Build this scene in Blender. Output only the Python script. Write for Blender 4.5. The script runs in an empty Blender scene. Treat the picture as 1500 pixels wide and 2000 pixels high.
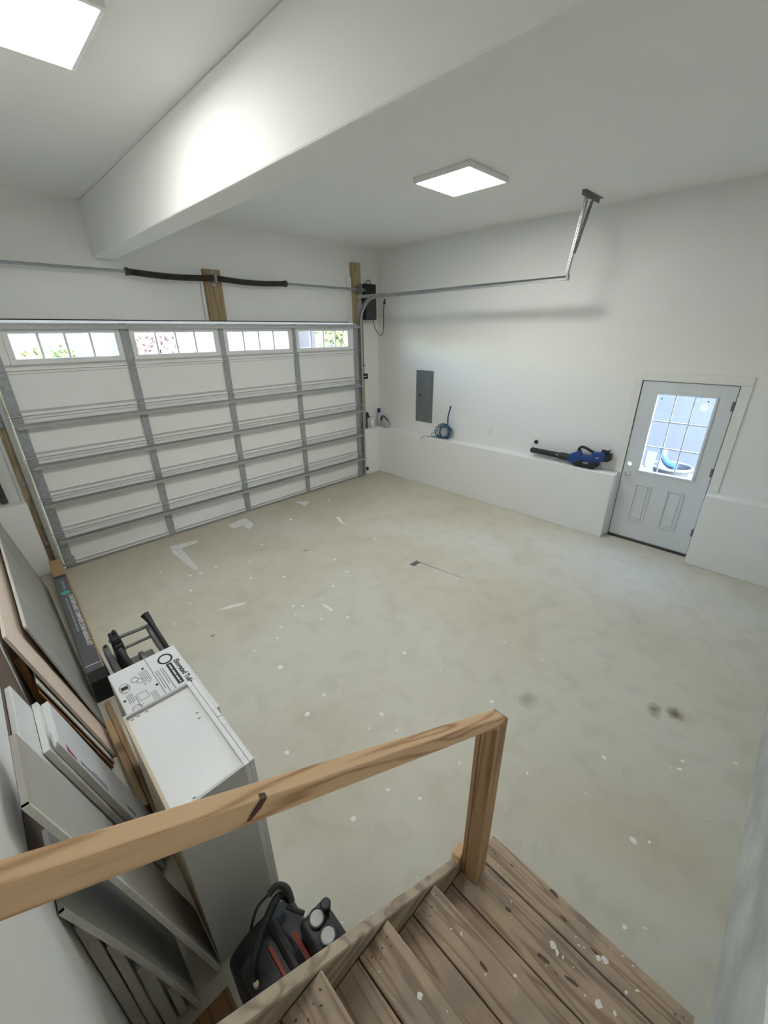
import bpy, bmesh, math, random
from mathutils import Vector, Matrix, Euler
random.seed(7)
scene = bpy.context.scene
col = scene.collection
PI = math.pi

# ------------------------------------------------------------ camera, world, sun, exposure
cam_d = bpy.data.cameras.new('camera')
cam_d.sensor_fit = 'VERTICAL'
cam_d.sensor_height = 32.0
cam_d.lens = 802.713 / 2000 * 32.0
cam_d.clip_start = 0.02
cam = bpy.data.objects.new('camera', cam_d)
cam.location = (-5.6560, -5.8712, 2.6300)
cam.rotation_euler = (1.157914, 0.010637, -0.782532)
col.objects.link(cam)
scene.camera = cam

world = bpy.data.worlds.new('world')
scene.world = world
world.use_nodes = True
wn = world.node_tree.nodes
wl = world.node_tree.links
bg = wn['Background']
sky = wn.new('ShaderNodeTexSky')
sky.sky_type = 'NISHITA'
sky.sun_disc = False
sky.sun_elevation = math.radians(42)
sky.sun_rotation = math.radians(200)
sky.altitude = 10
sky.air_density = 1.2
sky.dust_density = 2.0
wl.new(sky.outputs[0], bg.inputs[0])
bg.inputs[1].default_value = 4.5

sun_d = bpy.data.lights.new('sun', 'SUN')
sun_d.energy = 1.5
sun_d.angle = math.radians(0.6)
sun_d.color = (1.0, 0.95, 0.88)
sun = bpy.data.objects.new('sun', sun_d)
sun.rotation_euler = Vector((-0.25, 0.72, -0.70)).to_track_quat('-Z', 'Y').to_euler()
sun.location = (2, -12, 14)
col.objects.link(sun)

vs = scene.view_settings
vs.view_transform = 'Standard'
vs.look = 'None'
vs.gamma = 1.0
vs.exposure = 0.53
vs.use_curve_mapping = False
LED = 27.0

# ------------------------------------------------------------ materials
MATS = {}
def nodes_of(name):
    m = bpy.data.materials.new(name)
    m.use_nodes = True
    nt = m.node_tree
    return m, nt.nodes, nt.links, nt.nodes['Principled BSDF']

def ramp(n, stops):
    r = n.new('ShaderNodeValToRGB')
    e = r.color_ramp.elements
    while len(e) < len(stops): e.new(0.5)
    for el, (p, c) in zip(e, stops):
        el.position = p
        el.color = (c[0], c[1], c[2], 1)
    return r

def plain(name, c, rough=0.6, metal=0.0, var=0.06, scale=9.0, bump=0.0, bscale=120.0, spec=0.5, trans=0.0, alpha=1.0):
    m, n, l, b = nodes_of(name)
    tc = n.new('ShaderNodeTexCoord')
    nz = n.new('ShaderNodeTexNoise')
    nz.inputs['Scale'].default_value = scale
    nz.inputs['Detail'].default_value = 5
    l.new(tc.outputs['Object'], nz.inputs['Vector'])
    lo = [max(0, v * (1 - var)) for v in c]
    hi = [min(1, v * (1 + var)) for v in c]
    r = ramp(n, [(0.3, lo), (0.7, hi)])
    l.new(nz.outputs['Fac'], r.inputs['Fac'])
    l.new(r.outputs['Color'], b.inputs['Base Color'])
    b.inputs['Roughness'].default_value = rough
    b.inputs['Metallic'].default_value = metal
    b.inputs['Specular IOR Level'].default_value = spec
    b.inputs['Transmission Weight'].default_value = trans
    b.inputs['Alpha'].default_value = alpha
    if bump:
        n2 = n.new('ShaderNodeTexNoise')
        n2.inputs['Scale'].default_value = bscale
        l.new(tc.outputs['Object'], n2.inputs['Vector'])
        bp = n.new('ShaderNodeBump')
        bp.inputs['Strength'].default_value = bump
        bp.inputs['Distance'].default_value = 0.004
        l.new(n2.outputs['Fac'], bp.inputs['Height'])
        l.new(bp.outputs['Normal'], b.inputs['Normal'])
    MATS[name] = m
    return m

def wood(name, axis, light, mid, dark, knots=0.5, rough=0.6, rings=1.0, grey=0.0, spatter=0.0):
    """plank wood: grain along the given object axis"""
    m, n, l, b = nodes_of(name)
    tc = n.new('ShaderNodeTexCoord')
    mp = n.new('ShaderNodeMapping')
    s = [1.0, 1.0, 1.0]
    s['xyz'.index(axis)] = 0.07
    mp.inputs['Scale'].default_value = s
    oi = n.new('ShaderNodeObjectInfo')
    add = n.new('ShaderNodeVectorMath'); add.operation = 'MULTIPLY_ADD'
    add.inputs[1].default_value = (1, 1, 1)
    cb = n.new('ShaderNodeCombineXYZ')
    ml = n.new('ShaderNodeMath'); ml.operation = 'MULTIPLY'; ml.inputs[1].default_value = 7.0
    l.new(oi.outputs['Random'], ml.inputs[0])
    for i in range(3): l.new(ml.outputs[0], cb.inputs[i])
    l.new(tc.outputs['Object'], add.inputs[0])
    l.new(cb.outputs[0], add.inputs[2])
    l.new(add.outputs[0], mp.inputs['Vector'])
    # broad cathedral rings
    n1 = n.new('ShaderNodeTexNoise'); n1.inputs['Scale'].default_value = 9 * rings; n1.inputs['Detail'].default_value = 1.5
    l.new(mp.outputs[0], n1.inputs['Vector'])
    mm = n.new('ShaderNodeMath'); mm.operation = 'MULTIPLY'; mm.inputs[1].default_value = 34
    l.new(n1.outputs['Fac'], mm.inputs[0])
    sn = n.new('ShaderNodeMath'); sn.operation = 'SINE'
    l.new(mm.outputs[0], sn.inputs[0])
    mr = n.new('ShaderNodeMapRange')
    mr.inputs['From Min'].default_value = -1; mr.inputs['From Max'].default_value = 1
    l.new(sn.outputs[0], mr.inputs['Value'])
    # fibres
    n2 = n.new('ShaderNodeTexNoise'); n2.inputs['Scale'].default_value = 150; n2.inputs['Detail'].default_value = 3
    l.new(mp.outputs[0], n2.inputs['Vector'])
    mx = n.new('ShaderNodeMath'); mx.operation = 'MULTIPLY_ADD'; mx.inputs[1].default_value = 0.45
    l.new(n2.outputs['Fac'], mx.inputs[0])
    pwr = n.new('ShaderNodeMath'); pwr.operation = 'POWER'; pwr.inputs[1].default_value = 2.6
    l.new(mr.outputs[0], pwr.inputs[0])
    m3 = n.new('ShaderNodeMath'); m3.operation = 'MULTIPLY'; m3.inputs[1].default_value = 0.62
    l.new(pwr.outputs[0], m3.inputs[0]); l.new(m3.outputs[0], mx.inputs[2])
    r = ramp(n, [(0.15, light), (0.5, mid), (0.92, dark)])
    l.new(mx.outputs[0], r.inputs['Fac'])
    out = r.outputs['Color']
    if knots:
        v = n.new('ShaderNodeTexVoronoi'); v.inputs['Scale'].default_value = 4.2
        mp2 = n.new('ShaderNodeMapping')
        s2 = [1.3, 1.3, 1.3]; s2['xyz'.index(axis)] = 0.62
        mp2.inputs['Scale'].default_value = s2
        l.new(add.outputs[0], mp2.inputs['Vector']); l.new(mp2.outputs[0], v.inputs['Vector'])
        kr = ramp(n, [(0.0, (1, 1, 1)), (0.12, (0.8, 0.8, 0.8)), (0.20, (0, 0, 0))])
        l.new(v.outputs['Distance'], kr.inputs['Fac'])
        km = n.new('ShaderNodeMixRGB')
        km.inputs['Color2'].default_value = (dark[0] * 0.35, dark[1] * 0.28, dark[2] * 0.25, 1)
        kf = n.new('ShaderNodeMath'); kf.operation = 'MULTIPLY'; kf.inputs[1].default_value = knots
        l.new(kr.outputs['Color'], kf.inputs[0]); l.new(kf.outputs[0], km.inputs['Fac'])
        l.new(out, km.inputs['Color1']); out = km.outputs['Color']
    if grey:
        n4 = n.new('ShaderNodeTexNoise'); n4.inputs['Scale'].default_value = 7; n4.inputs['Detail'].default_value = 6
        l.new(add.outputs[0], n4.inputs['Vector'])
        gr = ramp(n, [(0.42, (0, 0, 0)), (0.68, (1, 1, 1))])
        l.new(n4.outputs['Fac'], gr.inputs['Fac'])
        gf = n.new('ShaderNodeMath'); gf.operation = 'MULTIPLY'; gf.inputs[1].default_value = grey
        l.new(gr.outputs['Color'], gf.inputs[0])
        gm = n.new('ShaderNodeMixRGB'); gm.inputs['Color2'].default_value = (0.23, 0.20, 0.17, 1)
        l.new(gf.outputs[0], gm.inputs['Fac']); l.new(out, gm.inputs['Color1']); out = gm.outputs['Color']
    if spatter:
        v2 = n.new('ShaderNodeTexVoronoi'); v2.inputs['Scale'].default_value = 13; 
        n5 = n.new('ShaderNodeTexNoise'); n5.inputs['Scale'].default_value = 60
        l.new(tc.outputs['Object'], n5.inputs['Vector'])
        mv = n.new('ShaderNodeMixRGB'); mv.inputs['Fac'].default_value = 0.03
        l.new(add.outputs[0], mv.inputs['Color1']); l.new(n5.outputs['Color'], mv.inputs['Color2'])
        l.new(mv.outputs[0], v2.inputs['Vector'])
        # only some cells, each with its own radius
        sep = n.new('ShaderNodeSeparateColor'); l.new(v2.outputs['Color'], sep.inputs[0])
        th = n.new('ShaderNodeMapRange'); th.inputs['From Min'].default_value = 0.80; th.inputs['From Max'].default_value = 1.0
        th.inputs['To Min'].default_value = 0.0; th.inputs['To Max'].default_value = 0.17
        l.new(sep.outputs[0], th.inputs['Value'])
        lt = n.new('ShaderNodeMath'); lt.operation = 'LESS_THAN'
        l.new(v2.outputs['Distance'], lt.inputs[0]); l.new(th.outputs[0], lt.inputs[1])
        lf = n.new('ShaderNodeMath'); lf.operation = 'MULTIPLY'; lf.inputs[1].default_value = spatter
        l.new(lt.outputs[0], lf.inputs[0])
        sm = n.new('ShaderNodeMixRGB'); sm.inputs['Color2'].default_value = (0.72, 0.71, 0.66, 1)
        l.new(lf.outputs[0], sm.inputs['Fac']); l.new(out, sm.inputs['Color1']); out = sm.outputs['Color']
    l.new(out, b.inputs['Base Color'])
    b.inputs['Roughness'].default_value = rough
    bp = n.new('ShaderNodeBump'); bp.inputs['Strength'].default_value = 0.25; bp.inputs['Distance'].default_value = 0.002
    l.new(mx.outputs[0], bp.inputs['Height']); l.new(bp.outputs['Normal'], b.inputs['Normal'])
    MATS[name] = m
    return m

plain('wall_paint', (0.87, 0.88, 0.855), 0.75, var=0.012, scale=1.3, bump=0.05, bscale=60)
plain('ceiling_paint', (0.87, 0.88, 0.85), 0.8, var=0.012, scale=1.0)
plain('trim_paint', (0.85, 0.855, 0.825), 0.45, var=0.015)
plain('door_paint', (0.726, 0.770, 0.792), 0.42, var=0.02, scale=3)
plain('garage_white', (0.84, 0.85, 0.83), 0.5, var=0.02, scale=2.5, bump=0.06, bscale=220)
plain('lip_grey', (0.50, 0.51, 0.50), 0.5, var=0.03)
plain('vinyl_white', (0.80, 0.80, 0.78), 0.4, var=0.01)
plain('galvanised', (0.36, 0.38, 0.39), 0.5, metal=0.45, var=0.16, scale=38)
plain('galvanised_bright', (0.45, 0.46, 0.46), 0.42, metal=0.6, var=0.08, scale=30)
plain('galvanised_dark', (0.22, 0.225, 0.235), 0.45, metal=0.6, var=0.15, scale=30)
plain('steel', (0.62, 0.60, 0.57), 0.28, metal=1.0, var=0.05)
plain('rubber', (0.018, 0.018, 0.018), 0.75, var=0.2)
plain('black_plastic', (0.017, 0.018, 0.021), 0.42, var=0.2)
plain('dark_plastic', (0.045, 0.047, 0.05), 0.5, var=0.2)
plain('blue_plastic', (0.014, 0.055, 0.24), 0.38, var=0.1)
plain('blue_cable', (0.025, 0.085, 0.20), 0.45, var=0.1)
plain('dark_cable', (0.05, 0.055, 0.06), 0.5)
plain('grey_steel_paint', (0.165, 0.185, 0.195), 0.38, var=0.03)
plain('plate_white', (0.83, 0.83, 0.82), 0.35, var=0.01)
plain('concrete_wall', (0.53, 0.53, 0.475), 0.85, var=0.22, scale=3.2, bump=0.4, bscale=40)
plain('cardboard', (0.40, 0.26, 0.135), 0.8, var=0.07, scale=14)
plain('carton_grey', (0.115, 0.118, 0.128), 0.55, var=0.08)
plain('carton_black', (0.018, 0.018, 0.02), 0.6)
plain('carton_white', (0.76, 0.765, 0.74), 0.5, var=0.02, scale=5)
plain('print_black', (0.02, 0.02, 0.03), 0.55)
plain('print_grey', (0.30, 0.31, 0.37), 0.55)
plain('print_white', (0.74, 0.75, 0.74), 0.5)
plain('print_teal', (0.10, 0.42, 0.33), 0.5)
plain('print_magenta', (0.40, 0.05, 0.22), 0.5)
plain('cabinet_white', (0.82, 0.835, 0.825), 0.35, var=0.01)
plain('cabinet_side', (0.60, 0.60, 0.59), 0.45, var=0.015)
plain('birch_ply', (0.66, 0.55, 0.39), 0.55, var=0.05, scale=30)
plain('board_peach', (0.803, 0.660, 0.528), 0.75, var=0.025, scale=4)
plain('board_grey', (0.36, 0.36, 0.325), 0.85, var=0.09, scale=5, bump=0.2, bscale=120)
plain('board_edge', (0.70, 0.69, 0.63), 0.8, var=0.06, scale=30)
plain('hardboard', (0.155, 0.105, 0.075), 0.7, var=0.15, scale=8)
plain('gypsum_back', (0.47, 0.455, 0.41), 0.8, var=0.05, scale=4)
plain('spring_steel', (0.055, 0.047, 0.042), 0.5, metal=0.5, var=0.35, scale=22)
plain('saw_grey', (0.20, 0.205, 0.20), 0.45, metal=0.5, var=0.1)
plain('red_plastic', (0.50, 0.055, 0.03), 0.45, var=0.12)
plain('orange_plastic', (0.42, 0.085, 0.045), 0.5, var=0.15)
plain('gauge_face', (0.62, 0.63, 0.61), 0.25, var=0.03)
plain('hose_green', (0.03, 0.09, 0.05), 0.5)
plain('hose_dark', (0.05, 0.055, 0.045), 0.6)
plain('bag_film', (0.55, 0.56, 0.57), 0.25, var=0.12, scale=20, alpha=0.62)
plain('bottle_plastic', (0.62, 0.66, 0.74), 0.15, alpha=0.7)
plain('cap_blue', (0.01, 0.025, 0.22), 0.35)
plain('dark_gap', (0.035, 0.022, 0.016), 0.9)
plain('paint_drop', (0.92, 0.91, 0.86), 0.6, var=0.04)
plain('skim', (0.74, 0.74, 0.71), 0.75, var=0.08, scale=12)
plain('siding_white', (0.100, 0.100, 0.100), 0.7, var=0.03)
plain('siding_blue', (0.029, 0.041, 0.054), 0.7, var=0.03)
plain('siding_pale', (0.050, 0.062, 0.082), 0.7, var=0.02)
plain('siding_grey', (0.061, 0.063, 0.068), 0.7, var=0.03)
plain('roof_shingle', (0.13, 0.125, 0.125), 0.9, var=0.2, scale=6)
plain('house_glass', (0.10, 0.13, 0.17), 0.1)
plain('asphalt', (0.132, 0.132, 0.129), 0.9, var=0.1, scale=3)
plain('lawn', (0.056, 0.063, 0.070), 0.95, var=0.25, scale=4)
plain('leaf', (0.130, 0.169, 0.059), 0.8, var=0.35, scale=6)
plain('blossom', (0.294, 0.211, 0.200), 0.8, var=0.3, scale=6)
plain('bark', (0.16, 0.12, 0.09), 0.9, var=0.2)
plain('tub_grey', (0.034, 0.039, 0.050), 0.6)
plain('tub_blue', (0.012, 0.056, 0.136), 0.5)
plain('tub_rim', (0.090, 0.124, 0.158), 0.5)

wood('rail_wood', 'x', (0.875, 0.609, 0.358), (0.825, 0.555, 0.318), (0.500, 0.268, 0.130), knots=0.0, rings=2.0)
wood('post_wood', 'z', (0.537, 0.344, 0.175), (0.463, 0.281, 0.138), (0.312, 0.175, 0.081), knots=0.35)
wood('tread_wood', 'y', (0.540, 0.405, 0.284), (0.466, 0.344, 0.236), (0.284, 0.196, 0.135), knots=0.5, grey=0.5, rough=0.65, rings=2.2)
wood('stringer_wood', 'x', (0.572, 0.468, 0.338), (0.481, 0.384, 0.273), (0.299, 0.221, 0.156), knots=0.4, grey=0.75)
wood('pine_z', 'z', (0.36, 0.265, 0.145), (0.31, 0.22, 0.115), (0.21, 0.135, 0.065), knots=0.7)
wood('pine_tan_z', 'z', (0.46, 0.375, 0.215), (0.40, 0.315, 0.175), (0.28, 0.205, 0.11), knots=0.4)
wood('plank_y', 'y', (0.42, 0.29, 0.15), (0.35, 0.235, 0.115), (0.21, 0.125, 0.055), knots=0.8)
wood('stud_orange', 'z', (0.52, 0.30, 0.11), (0.45, 0.24, 0.08), (0.30, 0.14, 0.045), knots=0.4)
wood('ply_brown', 'y', (0.32, 0.17, 0.07), (0.26, 0.135, 0.055), (0.16, 0.08, 0.035), knots=0.2)

def make_floor_mat():
    m, n, l, b = nodes_of('concrete_floor')
    tc = n.new('ShaderNodeTexCoord')
    def noise(s, d=6, dist=0.0):
        t = n.new('ShaderNodeTexNoise')
        t.inputs['Scale'].default_value = s; t.inputs['Detail'].default_value = d
        t.inputs['Distortion'].default_value = dist
        l.new(tc.outputs['Object'], t.inputs['Vector']); return t
    a = noise(0.8, 7, 0.6); c = noise(5.0, 8, 0.4); f = noise(70, 4)
    r1 = ramp(n, [(0.3, (0.615, 0.575, 0.45)), (0.5, (0.67, 0.645, 0.54)), (0.7, (0.695, 0.685, 0.595))])
    l.new(a.outputs['Fac'], r1.inputs['Fac'])
    r2 = ramp(n, [(0.32, (0.78, 0.77, 0.74)), (0.5, (0.97, 0.97, 0.97)), (0.7, (1, 1, 1))])
    l.new(c.outputs['Fac'], r2.inputs['Fac'])
    mu = n.new('ShaderNodeMixRGB'); mu.blend_type = 'MULTIPLY'; mu.inputs['Fac'].default_value = 0.42
    l.new(r1.outputs[0], mu.inputs['Color1']); l.new(r2.outputs[0], mu.inputs['Color2'])
    r3 = ramp(n, [(0.3, (0.9, 0.9, 0.9)), (0.7, (1, 1, 1))])
    l.new(f.outputs['Fac'], r3.inputs['Fac'])
    mu2 = n.new('ShaderNodeMixRGB'); mu2.blend_type = 'MULTIPLY'; mu2.inputs['Fac'].default_value = 0.5
    l.new(mu.outputs[0], mu2.inputs['Color1']); l.new(r3.outputs[0], mu2.inputs['Color2'])
    out = mu2.outputs[0]
    # tint growing browner towards the garage door, and two dark oil stains
    sx = n.new('ShaderNodeSeparateXYZ'); l.new(tc.outputs['Object'], sx.inputs[0])
    band = n.new('ShaderNodeMapRange'); band.inputs['From Min'].default_value = -1.5; band.inputs['From Max'].default_value = 0.1
    l.new(sx.outputs['Y'], band.inputs['Value'])
    bm_ = n.new('ShaderNodeMath'); bm_.operation = 'MULTIPLY'; bm_.inputs[1].default_value = 0.5
    l.new(band.outputs[0], bm_.inputs[0])
    mb = n.new('ShaderNodeMixRGB'); mb.inputs['Color2'].default_value = (0.315, 0.265, 0.175, 1)
    l.new(bm_.outputs[0], mb.inputs['Fac']); l.new(out, mb.inputs['Color1']); out = mb.outputs[0]
    def stain(x, y, rx, ry, colr, amt, ang=0.0):
        nonlocal out
        mp = n.new('ShaderNodeMapping'); mp.vector_type = 'TEXTURE'
        mp.inputs['Location'].default_value = (x, y, 0); mp.inputs['Scale'].default_value = (rx, ry, 1)
        mp.inputs['Rotation'].default_value = (0, 0, ang)
        l.new(tc.outputs['Object'], mp.inputs['Vector'])
        nn = noise(14, 5)
        ln = n.new('ShaderNodeVectorMath'); ln.operation = 'LENGTH'; l.new(mp.outputs[0], ln.inputs[0])
        ad = n.new('ShaderNodeMath'); ad.operation = 'MULTIPLY_ADD'; ad.inputs[1].default_value = 1.6
        l.new(nn.outputs['Fac'], ad.inputs[0]); l.new(ln.outputs['Value'], ad.inputs[2])
        rr = ramp(n, [(0.9 / 2, (1, 1, 1)), (1.75 / 2, (0, 0, 0))])
        hf = n.new('ShaderNodeMath'); hf.operation = 'MULTIPLY'; hf.inputs[1].default_value = 0.5
        l.new(ad.outputs[0], hf.inputs[0]); l.new(hf.outputs[0], rr.inputs['Fac'])
        am = n.new('ShaderNodeMath'); am.operation = 'MULTIPLY'; am.inputs[1].default_value = amt
        l.new(rr.outputs[0], am.inputs[0])
        mx = n.new('ShaderNodeMixRGB'); mx.inputs['Color2'].default_value = (*colr, 1)
        l.new(am.outputs[0], mx.inputs['Fac']); l.new(out, mx.inputs['Color1']); out = mx.outputs[0]
    stain(-2.66, -5.70, 0.10, 0.07, (0.20, 0.145, 0.09), 0.85)
    stain(-2.585, -5.82, 0.07, 0.09, (0.17, 0.12, 0.075), 0.9)
    stain(-3.24, -4.98, 0.12, 0.09, (0.30, 0.28, 0.23), 0.6)
    stain(-3.05, -1.75, 0.05, 0.04, (0.2, 0.19, 0.16), 0.8)
    stain(-4.64, -2.5, 0.03, 0.03, (0.25, 0.14, 0.06), 0.9)
    l.new(out, b.inputs['Base Color'])
    rr = ramp(n, [(0.3, (0.38, 0.38, 0.38)), (0.7, (0.56, 0.56, 0.56))])
    l.new(c.outputs['Fac'], rr.inputs['Fac']); l.new(rr.outputs[0], b.inputs['Roughness'])
    bp = n.new('ShaderNodeBump'); bp.inputs['Strength'].default_value = 0.12; bp.inputs['Distance'].default_value = 0.004
    l.new(c.outputs['Fac'], bp.inputs['Height']); l.new(bp.outputs['Normal'], b.inputs['Normal'])
    MATS['concrete_floor'] = m
make_floor_mat()

def make_glass():
    m, n, l, b = nodes_of('pane_glass')
    n.remove(b)
    t = n.new('ShaderNodeBsdfTransparent'); t.inputs[0].default_value = (0.94, 0.965, 0.98, 1)
    g = n.new('ShaderNodeBsdfGlossy'); g.inputs['Roughness'].default_value = 0.03
    mx = n.new('ShaderNodeMixShader'); mx.inputs[0].default_value = 0.06
    l.new(t.outputs[0], mx.inputs[1]); l.new(g.outputs[0], mx.inputs[2])
    l.new(mx.outputs[0], n['Material Output'].inputs[0])
    MATS['pane_glass'] = m
make_glass()
def make_film(name, c, tr):
    m, n, l, b = nodes_of(name)
    b.inputs['Base Color'].default_value = (*c, 1)
    b.inputs['Roughness'].default_value = 0.8
    t = n.new('ShaderNodeBsdfTranslucent'); t.inputs[0].default_value = (*c, 1)
    mx = n.new('ShaderNodeMixShader'); mx.inputs[0].default_value = tr
    l.new(b.outputs[0], mx.inputs[1]); l.new(t.outputs[0], mx.inputs[2])
    l.new(mx.outputs[0], n['Material Output'].inputs[0])
    MATS[name] = m
make_film('paper', (0.82, 0.80, 0.72), 0.6)
make_film('sticker_film', (0.85, 0.84, 0.72), 0.85)

def make_led(name, strength):
    m, n, l, b = nodes_of(name)
    b.inputs['Base Color'].default_value = (0.9, 0.9, 0.9, 1)
    b.inputs['Emission Color'].default_value = (1.0, 0.985, 0.95, 1)
    b.inputs['Emission Strength'].default_value = strength
    MATS[name] = m
make_led('led_diffuser', LED)
make_led('led_diffuser_dimmed', LED * 0.72)  # left panel output turned down so the nearby beam face does not blow out

# ------------------------------------------------------------ geometry helpers (all in world metres)
def box(x0, x1, y0, y1, z0, z1, b=0.0, seg=1):
    if x0 > x1: x0, x1 = x1, x0
    if y0 > y1: y0, y1 = y1, y0
    if z0 > z1: z0, z1 = z1, z0
    V = [(x0, y0, z0), (x1, y0, z0), (x1, y1, z0), (x0, y1, z0), (x0, y0, z1), (x1, y0, z1), (x1, y1, z1), (x0, y1, z1)]
    return hexa(V, b, seg)
HF = [(0, 3, 2, 1), (4, 5, 6, 7), (0, 1, 5, 4), (1, 2, 6, 5), (2, 3, 7, 6), (3, 0, 4, 7)]
def hexa(V, b=0.0, seg=1):
    if b <= 0: return [tuple(v) for v in V], list(HF)
    bm = bmesh.new()
    vv = [bm.verts.new(v) for v in V]
    for f in HF: bm.faces.new([vv[i] for i in f])
    bmesh.ops.bevel(bm, geom=list(bm.edges), offset=b, segments=seg, profile=0.5, affect='EDGES')
    bm.verts.index_update()
    r = ([tuple(v.co) for v in bm.verts], [tuple(v.index for v in f.verts) for f in bm.faces])
    bm.free()
    return r
def prism(poly, axis, a, b, bev=0.0, seg=1):
    """2-D polygon extruded along an axis; poly gives the other two coordinates in x,y,z order"""
    def p3(q, t):
        if axis == 'x': return (t, q[0], q[1])
        if axis == 'y': return (q[0], t, q[1])
        return (q[0], q[1], t)
    n = len(poly)
    bm = bmesh.new()
    lo = [bm.verts.new(p3(q, a)) for q in poly]
    hi = [bm.verts.new(p3(q, b)) for q in poly]
    bm.faces.new(lo); bm.faces.new(hi[::-1])
    for i in range(n): bm.faces.new([lo[i], hi[i], hi[(i + 1) % n], lo[(i + 1) % n]])
    bmesh.ops.recalc_face_normals(bm, faces=bm.faces)
    if bev: bmesh.ops.bevel(bm, geom=list(bm.edges), offset=bev, segments=seg, profile=0.5, affect='EDGES')
    bm.verts.index_update()
    r = ([tuple(v.co) for v in bm.verts], [tuple(v.index for v in f.verts) for f in bm.faces])
    bm.free()
    return r
def merge(*gs):
    V, F = [], []
    for v, f in gs:
        o = len(V); V += v; F += [tuple(i + o for i in q) for q in f]
    return V, F
def xf(g, M): return [tuple(M @ Vector(v)) for v in g[0]], g[1]
def tube(pts, r, n=8, closed=False, rf=None):
    P = [Vector(p) for p in pts]
    N = len(P)
    V, F = [], []
    up = None
    for i in range(N):
        a = P[(i - 1) % N] if (closed or i > 0) else P[i]
        c = P[(i + 1) % N] if (closed or i < N - 1) else P[i]
        t = (c - a).normalized()
        if up is None:
            up = t.cross(Vector((0, 0, 1)))
            if up.length < 1e-3: up = t.cross(Vector((1, 0, 0)))
            up.normalize()
        else:
            up = (up - t * up.dot(t)).normalized()
        w = t.cross(up)
        rr = rf(i / (N - 1)) if rf else r
        for k in range(n):
            an = 2 * PI * k / n
            V.append(tuple(P[i] + (up * math.cos(an) + w * math.sin(an)) * rr))
    M = N if closed else N - 1
    for i in range(M):
        for k in range(n):
            a0 = i * n + k; a1 = i * n + (k + 1) % n
            b0 = ((i + 1) % N) * n + k; b1 = ((i + 1) % N) * n + (k + 1) % n
            F.append((a0, b0, b1, a1))
    if not closed:
        F.append(tuple(range(n))); F.append(tuple(range((N - 1) * n, N * n))[::-1])
    return V, F
def cyl(p0, p1, r, n=14): return tube([p0, p1], r, n)
def lathe(prof, n=20, origin=(0, 0, 0), axis='z'):
    """profile of (radius, height)"""
    V, F = [], []
    for r, h in prof:
        for k in range(n):
            a = 2 * PI * k / n
            q = (r * math.cos(a), r * math.sin(a), h)
            if axis == 'x': q = (q[2], q[0], q[1])
            elif axis == 'y': q = (q[1], q[2], q[0])
            V.append((q[0] + origin[0], q[1] + origin[1], q[2] + origin[2]))
    m = len(prof)
    for i in range(m - 1):
        for k in range(n): F.append((i * n + k, i * n + (k + 1) % n, (i + 1) * n + (k + 1) % n, (i + 1) * n + k))
    F.append(tuple(range(n))[::-1]); F.append(tuple(range((m - 1) * n, m * n)))
    return V, F
def smooth_path(pts, k=8):
    P = [Vector(p) for p in pts]; out = []
    for i in range(len(P) - 1):
        p0 = P[max(i - 1, 0)]; p1 = P[i]; p2 = P[i + 1]; p3 = P[min(i + 2, len(P) - 1)]
        for j in range(k):
            t = j / k
            out.append(0.5 * ((2 * p1) + (p2 - p0) * t + (2 * p0 - 5 * p1 + 4 * p2 - p3) * t * t + (-p0 + 3 * p1 - 3 * p2 + p3) * t ** 3))
    out.append(P[-1])
    return out

ORG = {}
def thing(name, label, cat, loc, group=None, kind=None):
    o = bpy.data.objects.new(name, None)
    o.empty_display_size = 0.1
    o.location = loc
    col.objects.link(o)
    if label: o['label'] = label
    if cat: o['category'] = cat
    if group: o['group'] = group
    if kind: o['kind'] = kind
    ORG[o] = Vector(loc)
    return o
def mk(name, g, mat, parent=None, label=None, cat=None, group=None, kind=None, smooth=False, rot=None, loc=None):
    V, F = g
    if parent is not None:
        org = ORG[parent]
    elif loc is not None:
        org = Vector(loc)
    else:
        xs = [v[0] for v in V]; ys = [v[1] for v in V]; zs = [v[2] for v in V]
        org = Vector(((min(xs) + max(xs)) / 2, (min(ys) + max(ys)) / 2, min(zs)))
    me = bpy.data.meshes.new(name)
    if rot is not None:                        # geometry given in local coordinates of its own
        me.from_pydata([tuple(v) for v in V], [], F)
    else:
        me.from_pydata([(v[0] - org.x, v[1] - org.y, v[2] - org.z) for v in V], [], F)
    bm = bmesh.new(); bm.from_mesh(me)
    bmesh.ops.recalc_face_normals(bm, faces=bm.faces); bm.to_mesh(me); bm.free()
    me.materials.append(MATS[mat])
    if smooth:
        for p in me.polygons: p.use_smooth = True
        me.set_sharp_from_angle(angle=math.radians(40))
    o = bpy.data.objects.new(name, me)
    col.objects.link(o)
    if parent is not None:
        o.parent = parent
        ORG[o] = org
        if rot is not None: o.matrix_local = Matrix.Translation(-org) @ rot
    else:
        ORG[o] = org
        if rot is not None: o.matrix_world = rot
        else: o.location = org
    if label: o['label'] = label
    if cat: o['category'] = cat
    if group: o['group'] = group
    if kind: o['kind'] = kind
    return o
def again(o, parent, dloc):
    """a copy that shares its mesh, shifted"""
    c = o.copy(); col.objects.link(c); c.parent = parent
    c.location = o.location + Vector(dloc)
    ORG[c] = ORG[o]
    return c
def struct(name, g, mat, **k): return mk(name, g, mat, kind='structure', **k)
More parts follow.
